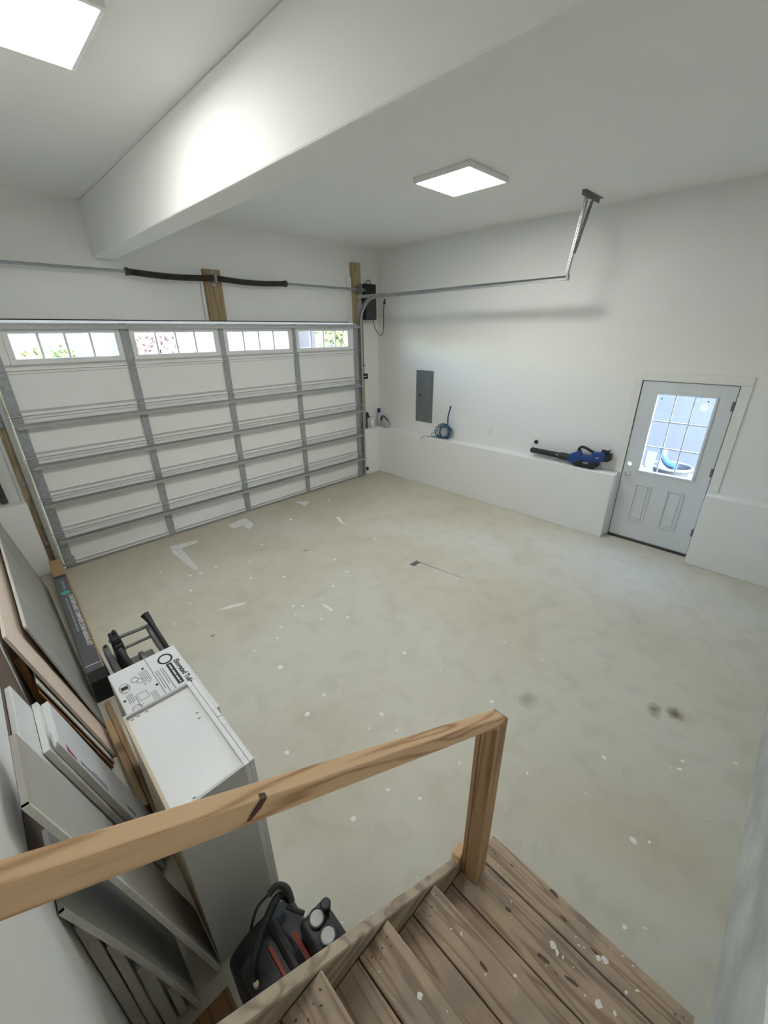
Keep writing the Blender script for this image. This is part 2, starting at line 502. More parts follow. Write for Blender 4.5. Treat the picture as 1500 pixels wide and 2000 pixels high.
def text_geom(s, size, extrude=0.0004):
    cu = bpy.data.curves.new('lettering', 'FONT')
    cu.body = s; cu.size = size; cu.extrude = extrude; cu.resolution_u = 2; cu.offset = size * 0.03
    ob = bpy.data.objects.new('lettering', cu)
    col.objects.link(ob)
    dg = bpy.context.evaluated_depsgraph_get()
    me = bpy.data.meshes.new_from_object(ob.evaluated_get(dg))
    g = ([tuple(v.co) for v in me.vertices], [tuple(p.vertices) for p in me.polygons])
    bpy.data.objects.remove(ob); bpy.data.curves.remove(cu); bpy.data.meshes.remove(me)
    return g
def frame_at(o, ex, ey):
    """matrix taking local x,y,z to the directions ex, ey, ex x ey at o"""
    ex = Vector(ex).normalized(); ez = ex.cross(Vector(ey)).normalized(); ey = ez.cross(ex)
    return Matrix(((ex.x, ey.x, ez.x, o[0]), (ex.y, ey.y, ez.y, o[1]), (ex.z, ey.z, ez.z, o[2]), (0, 0, 0, 1)))

# ------------------------------------------------------------ the room
XL, XW, YB, YW, H = -5.90, 0.20, -6.295, 0.18, 3.94
KZ = 0.90
floor = struct('floor', box(XL - 0.3, XW + 0.02, YB - 0.3, YW + 0.35, -0.15, 0), 'concrete_floor', loc=(0, 0, 0))
struct('ceiling', box(XL - 0.3, XW + 0.3, YB - 0.3, YW + 0.4, H, H + 0.15), 'ceiling_paint')
struct('ceiling_beam', box(-4.20, -3.98, YB, YW, 3.42, H, 0.012, 2), 'ceiling_paint')
struct('wall_left', box(XL - 0.2, XL, YB - 0.2, YW + 0.2, 0, H), 'wall_paint')
struct('wall_back', merge(box(XL, XW + 0.2, YB - 0.2, YB, 0.72, H)), 'wall_paint')
struct('wall_back_lower', box(XL, XW + 0.2, YB - 0.2, YB + 0.002, 0, 0.72), 'concrete_wall')
# front wall: opening for the overhead door
OX0, OX1, OZ = -5.40, -0.45, 2.785
wf = struct('wall_front', merge(box(XL, OX0, YW, YW + 0.2, 0, H), box(OX1, XW + 0.2, YW, YW + 0.2, 0, H), box(OX0, OX1, YW, YW + 0.2, OZ, H)), 'wall_paint')
struct('wall_front_lower_left', box(XL, -5.503, 0, YW, 0, KZ, 0.006), 'wall_paint')
struct('wall_front_lower_right', box(-0.36, XW, 0.0, YW, 0, KZ, 0.006), 'wall_paint')
# right wall: opening for the passage door
DY0, DY1, DZ0, DZ1 = -4.408, -5.323, 0.03, 2.06
struct('wall_right', merge(box(XW, XW + 0.2, DY0 + 0.012, YW + 0.2, 0, H), box(XW, XW + 0.2, YB - 0.2, DY1 - 0.012, 0, H), box(XW, XW + 0.2, DY1 - 0.012, DY0 + 0.012, DZ1 + 0.012, H)), 'wall_paint')
struct('wall_right_lower_north', box(0, XW, -4.372, 0.0, 0, KZ, 0.006), 'wall_paint')
struct('wall_right_lower_south', box(0, XW, YB, -5.347, 0, 0.888, 0.006), 'wall_paint')

# drips, skim coat and scuffs lying on the slab
SPECKS = [(-3.396, -1.013), (-3.367, -1.174), (-3.354, -1.608), (-2.932, -2.203), (-3.707, -1.471), (-3.009, -2.535), (-4.484, -1.585), (-4.584, -1.824), (-3.841, -2.654), (-3.769, -2.721), (-3.898, -2.784), (-3.566, -2.778), (-3.56, -3.202), (-3.763, -3.04), (-4.112, -2.852), (-4.83, -2.061), (-4.224, -2.972), (-1.752, -0.571), (-1.595, -1.036), (-2.636, -0.762), (-3.035, -0.725), (-4.586, -0.923), (-4.257, -1.302), (-4.367, -1.264), (-4.061, -1.297), (-3.885, -1.833), (-3.978, -1.934), (-3.604, -2.097), (-3.309, -2.657), (-2.18, -2.157), (-2.718, -2.464), (-4.276, -4.286), (-4.125, -4.265), (-4.145, -4.442), (-4.028, -4.904), (-3.775, -5.258), (-3.086, -5.904), (-3.056, -5.944), (-2.975, -5.947), (-2.747, -6.2), (-4.489, -4.69), (-4.146, -5.952), (-4.081, -6.022), (-3.716, -5.865), (-3.662, -5.93), (-4.46, -2.966), (-4.405, -3.306), (-4.324, -3.813), (-4.518, -3.867), (-3.528, -3.951), (-3.472, -4.311), (-2.788, -4.517), (-2.756, -4.871), (-4.797, -4.024), (-4.752, -4.665), (-4.387, -4.867), (-3.639, -5.578), (-3.316, -5.571), (-3.445, -4.789)]
def blob(x, y, r, z=0.0012, n=9):
    e = random.uniform(0.45, 1.0); a0 = random.uniform(0, PI)
    V, F = [], []
    for k in range(n):
        a = 2 * PI * k / n
        rr = r * random.uniform(0.7, 1.15)
        px, py = rr * math.cos(a), rr * e * math.sin(a)
        V.append((x + px * math.cos(a0) - py * math.sin(a0), y + px * math.sin(a0) + py * math.cos(a0), z))
    V.append((x, y, z + 0.0008))
    for k in range(n): F.append((k, (k + 1) % n, n))
    return V, F
gs = []
for (x, y) in SPECKS:
    gs.append(blob(x, y, random.uniform(0.011, 0.022) * (0.9 if y < -4 else 1.3)))
for i in range(170):
    gs.append(blob(random.uniform(-5.1, -0.1), random.uniform(-6.2, -0.15), random.uniform(0.002, 0.006)))
mk('paint_spatter', merge(*gs), 'paint_drop', floor, kind='stuff')
S1 = [(-4.444, -2.145), (-4.284, -2.17), (-4.156, -2.234), (-4.194, -2.255), (-4.336, -2.206)]
S2 = [(-3.615, -2.816), (-3.59, -2.892), (-3.588, -3.009), (-3.616, -3.006), (-3.617, -2.914)]
S3 = [(-2.091, -1.178), (-2.067, -1.245), (-2.152, -1.406), (-2.158, -1.559), (-2.186, -1.411)]
for s in (S1, S2, S3): mk('paint_streak', prism(s, 'z', 0.0, 0.0014), 'paint_drop', floor)
P1 = [(-4.275, -0.319), (-3.946, -0.396), (-3.952, -0.49), (-4.184, -0.489), (-4.228, -1.177), (-4.286, -1.196), (-4.311, -0.59)]
P2 = [(-3.417, -0.249), (-3.16, -0.191), (-3.095, -0.217), (-3.124, -0.515), (-3.258, -0.623), (-3.266, -0.446), (-3.402, -0.42)]
P3 = [(-2.185, -0.19), (-2.073, -0.306), (-1.978, -0.355), (-2.172, -0.472)]
for s in (P1, P2, P3): mk('skim_patch', prism(s, 'z', 0.0, 0.0012), 'skim', floor)
mk('floor_crack', prism([(-2.245, -2.99), (-2.232, -2.99), (-2.155, -3.62), (-2.16, -3.62)], 'z', 0.0, 0.0012), 'galvanised_dark', floor)
fp = thing('anchor_plate', 'small grey metal plate let into the middle of the concrete floor', 'floor plate', (-2.29, -3.0, 0))
mk('plate', box(-2.36, -2.23, -3.035, -2.965, 0.0, 0.004, 0.001), 'galvanised_dark', fp)
for dx in (-0.03, 0.03): mk('bolt', lathe([(0.009, 0.0), (0.009, 0.005), (0.006, 0.007)], 10, (-2.295 + dx, -3.0, 0.003)), 'galvanised_bright', fp)

# ------------------------------------------------------------ jambs and trim of the overhead door
jl = thing('trim_1', None, None, (-5.44, 0.12, 0), kind='structure')
mk('jamb_board', box(-5.502, -5.372, 0.06, YW, 0, OZ), 'pine_tan_z', jl)
mk('edge_strip', box(-5.535, -5.503, 0.12, YW, KZ, OZ), 'trim_paint', jl)
jr = thing('trim_2', None, None, (-0.40, 0.12, 0), kind='structure')
mk('jamb_board', box(-0.49, -0.361, 0.06, YW, 0, OZ), 'pine_tan_z', jr)
mk('side_board', box(-0.36, -0.235, 0.105, YW, KZ + 0.002, OZ), 'pine_tan_z', jr)
mk('bearing_board', box(-0.44, -0.245, 0.125, YW, OZ + 0.002, 3.70, 0.003), 'pine_tan_z', jr)
mk('edge_strip', box(-0.535, -0.441, 0.15, YW, OZ + 0.002, 3.485), 'trim_paint', jr)
th = thing('trim_3', None, None, (-2.9, 0.15, 2.7), kind='structure')
mk('header_board', box(OX0 + 0.03, OX1 - 0.045, 0.07, YW + 0.1, 2.742, 2.783), 'trim_paint', th)
mk('drywall_gap', box(OX0, -0.24, 0.172, YW + 0.001, 2.783, 2.797), 'dark_gap', th)

# ------------------------------------------------------------ overhead garage door
GL, GR, Z0 = -5.375, -0.470, 0.02
SH = 0.4565
gd = thing('garage_door', 'white insulated sectional overhead door with galvanised struts and a row of small windows', 'garage door', ((GL + GR) / 2, 0.03, 0.0))
STILES = [-5.328, -4.112, -2.93, -1.765, -0.517]
SW = [0.095, 0.085, 0.085, 0.085, 0.095]
WIN = [(-5.165, -4.222), (-4.010, -3.055), (-2.853, -1.890), (-1.697, -0.710)]
WZ0, WZ1 = 2.41, 2.655
def section_profile(z0, z1):
    # C-shaped cross-section in (y,z): rails folded inwards at both edges of the section
    return [(0.046, z0), (0.002, z0), (0.000, z0 + 0.004), (0.000, z0 + 0.050), (0.016, z0 + 0.060), (0.016, z1 - 0.040), (0.000, z1 - 0.030), (0.000, z1 - 0.004), (0.002, z1), (0.046, z1)]
for i in range(6):
    za = Z0 + i * SH + 0.0015; zb = Z0 + (i + 1) * SH - 0.0015
    if i < 5:
        sec = mk('door_section', prism(section_profile(za, zb), 'x', GL, GR), 'garage_white', gd)
    else:
        parts = [box(GL, GR, 0.004, 0.046, za, WZ0 - 0.01), box(GL, GR, 0.004, 0.046, WZ1 + 0.01, zb)]
        xs = [GL] + [v for w in WIN for v in (w[0] - 0.01, w[1] + 0.01)] + [GR]
        for k in range(0, len(xs), 2): parts.append(box(xs[k], xs[k + 1], 0.004, 0.046, WZ0 - 0.01, WZ1 + 0.01))
        sec = mk('door_section', merge(*parts), 'garage_white', gd)
    mk('bottom_rail', box(GL + 0.002, GR - 0.002, -0.0025, 0.004, za + 0.030, za + 0.056), 'lip_grey', sec)
    for sx, sw in zip(STILES, SW):
        mk('stile', box(sx - sw / 2, sx + sw / 2, -0.006, 0.006, za + 0.004, zb - 0.004, 0.002), 'galvanised', sec)
# joint lips
for i in range(1, 6):
    zj = Z0 + i * SH
    mk('joint_lip', prism([(0.004, zj - 0.007), (-0.010, zj - 0.007), (-0.012, zj - 0.001), (0.004, zj + 0.001)], 'x', GL + 0.005, GR - 0.005), 'lip_grey', gd)
# struts: hat channel
def strut_prof(zc):
    return [(-0.006, zc + 0.032), (-0.010, zc + 0.032), (-0.010, zc - 0.014), (-0.054, zc - 0.014), (-0.054, zc + 0.010), (-0.047, zc + 0.013), (-0.047, zc + 0.017), (-0.061, zc + 0.016), (-0.061, zc - 0.020), (-0.006, zc - 0.020)]
for zc in (0.36, 0.83, 1.285, 1.735):
    mk('strut', prism(strut_prof(zc), 'x', GL + 0.02, GR + 0.01), 'galvanised_bright', gd)
mk('strut', prism(strut_prof(2.715), 'x', GL + 0.02, GR + 0.01), 'galvanised_bright', gd)
# hinges on the joints, roller brackets at the ends
for i in range(1, 6):
    zj = Z0 + i * SH
    for k, sx in enumerate(STILES):
        w = 0.085 if k in (0, 4) else 0.05
        h = mk('hinge', merge(box(sx - w / 2, sx + w / 2, -0.011, -0.004, zj - 0.055, zj + 0.045, 0.002), cyl((sx - w / 2 - 0.008, -0.016, zj), (sx + w / 2 + 0.008, -0.016, zj), 0.010, 8)), 'galvanised', gd)
        for dz in (-0.04, 0.032): mk('bolt', cyl((sx, -0.010, zj + dz), (sx, -0.018, zj + dz), 0.008, 6), 'galvanised_bright', h)
for sx, sg in ((GL, -1), (GR, 1)):
    for i in range(0, 7):
        zj = Z0 + i * SH + (0.05 if i == 0 else (-0.06 if i == 6 else 0))
        mk('roller', merge(cyl((sx - sg * 0.06, -0.018, zj), (sx + sg * 0.05, -0.018, zj), 0.006, 8), cyl((sx + sg * 0.038, -0.018, zj), (sx + sg * 0.055, -0.018, zj), 0.022, 12)), 'galvanised_bright', gd)
    mk('bottom_bracket', box(sx, sx - sg * 0.11, -0.02, -0.004, Z0, Z0 + 0.13, 0.003), 'galvanised', gd)
mk('bottom_retainer', box(GL, GR, -0.002, 0.046, 0.006, Z0 + 0.012), 'galvanised', gd)
mk('bottom_seal', tube([(GL, 0.022, 0.010), (GR, 0.022, 0.010)], 0.016, 10, rf=None), 'rubber', gd)
# windows
for (a, b) in WIN:
    fo = 0.055
    w = mk('window', merge(
        box(a - fo, b + fo, -0.012, 0.02, WZ1, WZ1 + 0.05, 0.004), box(a - fo, b + fo, -0.012, 0.02, WZ0 - 0.055, WZ0, 0.004),
        box(a - fo, a, -0.012, 0.02, WZ0 - 0.002, WZ1 + 0.002, 0.004), box(b, b + fo, -0.012, 0.02, WZ0 - 0.002, WZ1 + 0.002, 0.004),
        box(a - 0.012, b + 0.012, 0.02, 0.04, WZ1 - 0.002, WZ1 + 0.02), box(a - 0.012, b + 0.012, 0.02, 0.04, WZ0 - 0.02, WZ0 + 0.002),
        box(a - 0.02, a + 0.002, 0.02, 0.04, WZ0, WZ1), box(b - 0.002, b + 0.02, 0.02, 0.04, WZ0, WZ1)), 'vinyl_white', gd)
    pw = (b - a) / 4
    for k in range(1, 4): mk('muntin', box(a + k * pw - 0.0125, a + k * pw + 0.0125, 0.012, 0.044, WZ0, WZ1, 0.003), 'vinyl_white', w)
    for k in range(4): mk('pane', box(a + k * pw + 0.0005, a + (k + 1) * pw - 0.0005, 0.030, 0.034, WZ0, WZ1), 'pane_glass', w)

# ------------------------------------------------------------ tracks
def sweep_track(x, sg, horizontal=True):
    """C-shaped track following a path in the plane x = const"""
    path = [(-0.018, 0.02), (-0.018, 2.76)]
    R_ = 0.40
    for k in range(1, 13):
        a = (PI / 2) * k / 12
        path.append((-0.018 - R_ + R_ * math.cos(a), 2.76 + R_ * math.sin(a)))
    path.append((-3.56, 3.175))
    prof = [(-0.012 * sg, -0.026), (0.024 * sg, -0.026), (0.024 * sg, 0.026), (-0.012 * sg, 0.026), (-0.012 * sg, 0.018), (-0.009 * sg, 0.018), (-0.009 * sg, 0.023), (0.021 * sg, 0.023), (0.021 * sg, -0.023), (-0.009 * sg, -0.023), (-0.009 * sg, -0.018), (-0.012 * sg, -0.018)]
    V, F = [], []
    n = len(prof)
    for i, (y, z) in enumerate(path):
        a = path[max(i - 1, 0)]; c = path[min(i + 1, len(path) - 1)]
        d = Vector((c[0] - a[0], c[1] - a[1])).normalized()
        nn = Vector((-d.y, d.x))
        for (px, pn) in prof: V.append((x + px, y + nn.x * pn, z + nn.y * pn))
    for i in range(len(path) - 1):
        for k in range(n): F.append((i * n + k, i * n + (k + 1) % n, (i + 1) * n + (k + 1) % n, (i + 1) * n + k))
    return V, F
def angle_iron(p0, p1, w=0.032, up=(1, 0, 0), t=0.003, holes=True):
    """perforated angle: two ladder-like flanges between p0 and p1"""
    p0 = Vector(p0); p1 = Vector(p1); L = (p1 - p0).length
    gs_ = []
    pitch = 0.032
    nb = max(2, int(L / pitch))
    for fl in (0, 1):
        def bx(u0, u1, l0, l1):
            return box(u0, u1, 0, t, l0, l1) if fl == 0 else box(0, t, u0, u1, l0, l1)
        gs_.append(bx(0, w * 0.32, 0, L)); gs_.append(bx(w * 0.68, w, 0, L))
        for k in range(nb + 1):
            l0 = k * L / nb - 0.007
            gs_.append(bx(w * 0.32, w * 0.68, max(0, l0), min(L, l0 + 0.014)))
    M = frame_at(p0, up, (p1 - p0).cross(Vector(up)))
    g = merge(*gs_)
    ex = M @ Vector((0, 0, 1)) - p0
    if ex.dot(p1 - p0) < 0: g = ([(v[0], v[1], -v[2]) for v in g[0]], g[1])
    return xf(g, M)
TXR, TXL = -0.425, -5.42
for tx, sg, lab in ((TXR, 1, 'galvanised curved door track running above the electric panel wall'), (TXL, -1, 'galvanised upright door track beside the stacked sheets and railing carton')):
    t = thing('garage_door_track', lab, 'door track', (tx, -0.018, 0.0))
    mk('track', sweep_track(tx, sg), 'galvanised_bright', t)
    mk('wall_angle', box(tx + 0.026 * sg, tx + 0.030 * sg, -0.02, 0.058, 0.02, 2.76), 'galvanised_dark', t)
    mk('flag_bracket', box(tx + 0.025 * sg, tx + 0.031 * sg, -0.055, 0.058, 2.62, 3.12), 'galvanised', t)
    mk('horizontal_angle', box(tx + 0.026 * sg, tx + 0.030 * sg, -0.62, 0.058, 3.16, 3.205), 'galvanised_bright', t)
    for zz in (0.35, 1.1, 1.75, 2.35): mk('track_clip', merge(box(tx + 0.02 * sg, tx + 0.065 * sg, 0.02, 0.06, zz, zz + 0.05)), 'galvanised', t)
    if sg == -1: mk('hanger_angle', angle_iron((tx - 0.026, -3.54, 3.15), (tx - 0.026, -3.56, H - 0.002), 0.034, (-1, 0, 0)), 'galvanised_bright', t)
    if sg == 1:
        mk('hanger_angle', angle_iron((tx + 0.026, -3.54, 3.15), (tx + 0.026, -3.645, 3.93), 0.034, (1, 0, 0)), 'galvanised_bright', t)
        mk('brace_angle', angle_iron((tx + 0.03, -3.60, 3.40), (-0.13, -3.66, 3.925), 0.034, (0, 1, 0)), 'galvanised_dark', t)
        mk('ceiling_angle', merge(box(-0.57, -0.11, -3.69, -3.652, H - 0.006, H), box(-0.57, -0.11, -3.656, -3.650, H - 0.045, H)), 'galvanised_dark', t)
        mk('end_plate', box(tx - 0.015, tx + 0.03, -3.575, -3.55, 3.145, 3.205, 0.002), 'galvanised', t)

# ------------------------------------------------------------ torsion shaft and springs
ts = thing('torsion_spring_shaft', 'long steel torsion shaft with two dark coil springs above the overhead door', 'torsion spring', (-2.9, 0.065, 3.20))
SY, SZ = 0.062, 3.298
def sh_z(x): return SZ - 0.000 - 0.0
mk('shaft', tube([(-5.56, SY, SZ), (-0.318, SY, SZ)], 0.0160, 12), 'galvanised', ts)
def spring(x0, x1, sag):
    N = 260; pts = []
    for i in range(N + 1):
        u = i / N
        pts.append((x0 + (x1 - x0) * u, SY - 0.0, SZ - sag * math.sin(PI * u)))
    return tube(pts, 0.03, 14, rf=lambda u: 0.0335 + 0.0035 * math.sin(u * 2 * PI * 62))
mk('spring', spring(-3.90, -2.905, 0.020), 'spring_steel', ts, smooth=True)
mk('spring', spring(-2.845, -1.82, 0.022), 'spring_steel', ts, smooth=True)
for x in (-3.915, -1.805): mk('winding_cone', lathe([(0.03, -0.02), (0.043, -0.015), (0.043, 0.015), (0.03, 0.02)], 14, (x, SY, SZ), 'x'), 'dark_plastic', ts)
mk('centre_bracket', merge(box(-2.883, -2.867, 0.03, 0.125, SZ - 0.05, SZ + 0.06, 0.003), box(-2.90, -2.85, 0.118, 0.126, SZ - 0.09, SZ + 0.09, 0.002), lathe([(0.045, -0.012), (0.045, 0.012)], 16, (-2.875, SY, SZ), 'x')), 'galvanised', ts)
for x in (-5.45, -0.36):
    mk('cable_drum', lathe([(0.05, -0.03), (0.052, -0.026), (0.040, -0.02), (0.044, 0.018), (0.056, 0.024), (0.056, 0.03)], 18, (x, SY, SZ), 'x'), 'galvanised_dark', ts)
    mk('end_plate', box(x + 0.035, x + 0.043, 0.01, 0.123, SZ - 0.11, SZ + 0.09, 0.002), 'galvanised', ts)
cb = thing('spring_anchor_board', 'brown wooden board carrying the middle bearing of the torsion shaft', 'board', (-2.88, 0.15, 2.79))
mk('board', box(-3.0, -2.76, 0.127, YW, 2.795, 3.405, 0.003), 'pine_z', cb)
mk('edge_strip', box(-3.036, -3.001, 0.150, YW, 2.795, 3.415), 'trim_paint', cb)

# ------------------------------------------------------------ wall-mounted opener, cord, outlet, lock, sensor
op = thing('garage_door_opener', 'black wall-mounted door opener at the end of the torsion shaft', 'door opener', (-0.1, 0.10, 2.83))
mk('housing', merge(box(-0.235, 0.035, 0.03, YW - 0.002, 2.83, 3.395, 0.02, 3)), 'black_plastic', op, smooth=True)
mk('lens_cover', box(-0.225, 0.02, 0.018, 0.034, 2.85, 3.16, 0.008, 2), 'dark_plastic', op)
mk('shaft_collar', lathe([(0.03, -0.049), (0.03, 0.04)], 14, (-0.265, SY, SZ), 'x'), 'galvanised_dark', op)
mk('wire_loop', tube(smooth_path([(-0.17, 0.08, 3.39), (-0.15, 0.07, 3.44), (-0.09, 0.07, 3.45), (-0.05, 0.08, 3.39)]), 0.006, 6), 'dark_cable', op)
mk('power_cord', tube(smooth_path([(0.0, 0.09, 2.835), (0.03, 0.08, 2.70), (0.09, 0.05, 2.60), (0.150, 0.03, 2.58), (0.172, -0.0, 2.68), (0.180, 0.0, 2.95), (0.176, -0.012, 3.08), (0.180, -0.018, 3.11)]), 0.006, 6), 'dark_cable', op)
mk('plug', box(0.165, 0.194, -0.035, 0.0, 3.095, 3.13, 0.004), 'black_plastic', op)
def outlet(name, label, y, z, w=0.07, h=0.115, mat='plate_white'):
    t = thing(name, label, 'outlet', (XW, y, z))
    mk('cover_plate', box(XW - 0.006, XW, y - w / 2, y + w / 2, z - h / 2, z + h / 2, 0.002), mat, t)
    return t
o1 = outlet('power_outlet', 'small grey-edged outlet the opener cord is plugged into', -0.018, 3.125)
for dz in (-0.02, 0.026): mk('socket', box(XW - 0.0085, XW - 0.005, -0.036, 0.0, 3.125 + dz - 0.015, 3.125 + dz + 0.015, 0.001), 'dark_plastic', o1)
o2 = outlet('power_outlet', 'white duplex outlet plate between the cable coil and the round receptacle', -2.396, 1.139)
for dz in (-0.026, 0.026):
    s = mk('socket', box(XW - 0.0085, XW - 0.005, -2.396 - 0.017, -2.396 + 0.017, 1.139 + dz - 0.017, 1.139 + dz + 0.017, 0.003), 'plate_white', o2)
    for dy in (-0.007, 0.007): mk('slot', box(XW - 0.0095, XW - 0.0080, -2.396 + dy - 0.0012, -2.396 + dy + 0.0012, 1.139 + dz - 0.004, 1.139 + dz + 0.006), 'dark_plastic', s)
o3 = outlet('power_receptacle', 'white plate with a round black receptacle above the leaf blower tube', -3.185, 1.105, 0.115, 0.115)
mk('socket', lathe([(0.030, 0.0), (0.030, -0.006), (0.026, -0.010)], 24, (XW - 0.005, -3.185, 1.105), 'x'), 'black_plastic', o3)
lk = thing('deadbolt_latch', 'small black boxed deadbolt latch on the door jamb', 'door lock', (-0.2, 0.09, 1.82))
mk('housing', box(-0.365, -0.19, 0.06, 0.104, 1.83, 1.925, 0.006), 'black_plastic', lk)
mk('badge', box(-0.31, -0.23, 0.057, 0.061, 1.872, 1.882), 'print_white', lk)
rh = thing('release_handle', 'small red emergency release handle hanging beside the jamb', 'handle', (-0.26, 0.09, 2.05))
mk('grip', tube([(-0.285, 0.09, 2.065), (-0.225, 0.09, 2.065)], 0.009, 8), 'red_plastic', rh)
mk('cord', tube([(-0.255, 0.09, 2.065), (-0.262, 0.09, 2.83)], 0.0025, 5), 'print_grey', rh)
sn = thing('safety_sensor', 'small black photo-eye sensor low on the door track', 'sensor', (-0.35, -0.02, 0.1))
mk('housing', box(-0.385, -0.33, -0.05, -0.005, 0.10, 0.16, 0.005), 'black_plastic', sn)
mk('bracket', box(-0.394, -0.30, -0.012, -0.002, 0.115, 0.14), 'galvanised_dark', sn)

# ------------------------------------------------------------ electric panel
ep = thing('electric_panel', 'flush grey steel breaker panel on the white wall', 'breaker panel', (XW, -0.995, 1.11))
mk('cover', box(XW - 0.014, XW, -1.19, -0.803, 1.11, 2.005, 0.004), 'grey_steel_paint', ep)
dr = mk('panel_door', box(XW - 0.020, XW - 0.013, -1.145, -0.86, 1.27, 1.955, 0.003), 'grey_steel_paint', ep)
mk('latch', box(XW - 0.026, XW - 0.019, -0.925, -0.88, 1.56, 1.60, 0.003), 'black_plastic', dr)

# ------------------------------------------------------------ passage door
d1 = thing('door_1', None, None, (XW, (DY0 + DY1) / 2, 0), kind='structure')
GY0, GY1, GZ0, GZ1 = -4.592, -5.152, 0.975, 1.918
XA, XB = XW + 0.004, XW + 0.048
mk('slab', merge(box(XA, XB, DY1, GY1, DZ0, DZ1), box(XA, XB, GY0, DY0, DZ0, 1.010), box(XA, XB, GY0, DY0, 1.062, DZ1), box(XA, XB, GY0, -4.494, 1.010, 1.062), box(XA, XB, -4.442, DY0, 1.010, 1.062), box(XA, XB, GY1, GY0, DZ0, GZ0), box(XA, XB, GY1, GY0, GZ1, DZ1)), 'door_paint', d1)
fr = 0.028
lf = mk('lite_frame', merge(box(XA - 0.012, XA, GY1 - fr, GY0 + fr, GZ1, GZ1 + fr, 0.004), box(XA - 0.012, XA, GY1 - fr, GY0 + fr, GZ0 - fr, GZ0, 0.004), box(XA - 0.012, XA, GY1 - fr, GY1, GZ0 - 0.001, GZ1 + 0.001, 0.004), box(XA - 0.012, XA, GY0, GY0 + fr, GZ0 - 0.001, GZ1 + 0.001, 0.004)), 'door_paint', d1)
pw, ph = (GY0 - GY1) / 3, (GZ1 - GZ0) / 3
for k in (1, 2):
    mk('muntin', box(XA + 0.004, XB - 0.018, GY1 + k * pw - 0.0065, GY1 + k * pw + 0.0065, GZ0, GZ1, 0.002), 'door_paint', lf)
    mk('muntin', box(XA + 0.005, XB - 0.005, GY1, GY0, GZ0 + k * ph - 0.0065, GZ0 + k * ph + 0.0065, 0.002), 'door_paint', lf)
for i in range(3):
    for j in range(3):
        mk('pane', box(XA + 0.018, XA + 0.023, GY1 + i * pw + 0.0005, GY1 + (i + 1) * pw - 0.0005, GZ0 + j * ph + 0.0005, GZ0 + (j + 1) * ph - 0.0005), 'pane_glass', lf)
for (y, z) in ((GY0 - 0.045, GZ1 - 0.05), (GY1 + 0.06, GZ1 - 0.04), (GY0 - 0.045, GZ0 + 0.06)):
    mk('suction_clip', lathe([(0.008, 0.0), (0.008, -0.006)], 10, (XA + 0.017, y, z), 'x'), 'black_plastic', lf)
for (ya, yb) in ((-4.775, -4.59), (-5.13, -4.95)):
    za, zb = 0.287, 0.79
    pn = mk('raised_panel', box(XA - 0.010, XA + 0.002, ya + 0.034, yb - 0.034, za + 0.034, zb - 0.034, 0.006), 'door_paint', d1)
    mk('moulding', merge(box(XA - 0.013, XA + 0.002, ya, yb, za, za + 0.016, 0.0025), box(XA - 0.013, XA + 0.002, ya, yb, zb - 0.016, zb, 0.0025), box(XA - 0.013, XA + 0.002, ya, ya + 0.016, za + 0.014, zb - 0.014, 0.0025), box(XA - 0.013, XA + 0.002, yb - 0.016, yb, za + 0.014, zb - 0.014, 0.0025)), 'door_paint', pn)
mk('knob', lathe([(0.032, 0.0), (0.032, -0.006), (0.012, -0.012), (0.012, -0.030), (0.026, -0.040), (0.030, -0.052), (0.024, -0.064), (0.008, -0.068)], 20, (XA, -4.468, 0.905), 'x'), 'steel', d1, smooth=True)
def annulus(r0, r1, x0, x1, cy, cz, n=24):
    V, F = [], []
    for (r_, x_) in ((r0, x0), (r1, x0), (r1, x1), (r0, x1)):
        for k in range(n): V.append((x_, cy + r_ * math.cos(2 * PI * k / n), cz + r_ * math.sin(2 * PI * k / n)))
    for i in range(4):
        for k in range(n): F.append((i * n + k, i * n + (k + 1) % n, ((i + 1) % 4) * n + (k + 1) % n, ((i + 1) % 4) * n + k))
    return V, F
mk('lock_bore', annulus(0.0255, 0.0375, XA - 0.001, XB + 0.001, -4.468, 1.036), 'door_paint', d1, label='open round lock bore with daylight behind it')
for z in (0.28, 1.05, 1.80): mk('door_hinge', merge(cyl((XA - 0.006, DY1 - 0.003, z), (XA - 0.006, DY1 - 0.003, z + 0.10), 0.008, 10), box(XA - 0.003, XA + 0.001, DY1, DY1 + 0.02, z, z + 0.10)), 'galvanised_dark', d1)
mk('threshold', box(XW - 0.02, XW + 0.10, DY1, DY0, 0.0, 0.028, 0.004), 'dark_plastic', d1)
mk('door_jamb', merge(box(XA + 0.046, XW + 0.2, DY1 - 0.011, DY1 + 0.012, 0, DZ1 + 0.011), box(XA + 0.046, XW + 0.2, DY0 - 0.012, DY0 + 0.011, 0, DZ1 + 0.011), box(XA + 0.046, XW + 0.2, DY1, DY0, DZ1 - 0.012, DZ1 + 0.011)), 'trim_paint', d1)
tr = thing('trim_4', None, None, (XW, (DY0 + DY1) / 2, KZ), kind='structure')
mk('head_casing', box(XW - 0.016, XW, -5.43, -4.305, 2.068, 2.163, 0.003), 'trim_paint', tr)
mk('side_casing', box(XW - 0.016, XW, -4.40, -4.305, KZ + 0.002, 2.067, 0.003), 'trim_paint', tr)
mk('side_casing', box(XW - 0.016, XW, -5.43, -5.334, 0.89, 2.067, 0.003), 'trim_paint', tr)
pn = mk('paper_notice', box(XA + 0.0165, XA + 0.0178, -4.735, -4.63, 1.04, 1.235), 'paper', label='blank off-white paper notice stuck inside the lower door pane', cat='paper')
mk('round_sticker', lathe([(0.04, 0.0), (0.04, -0.001)], 20, (XA + 0.0178, -5.068, 1.812), 'x'), 'sticker_film', label='faint round sticker in the upper corner door pane', cat='sticker')

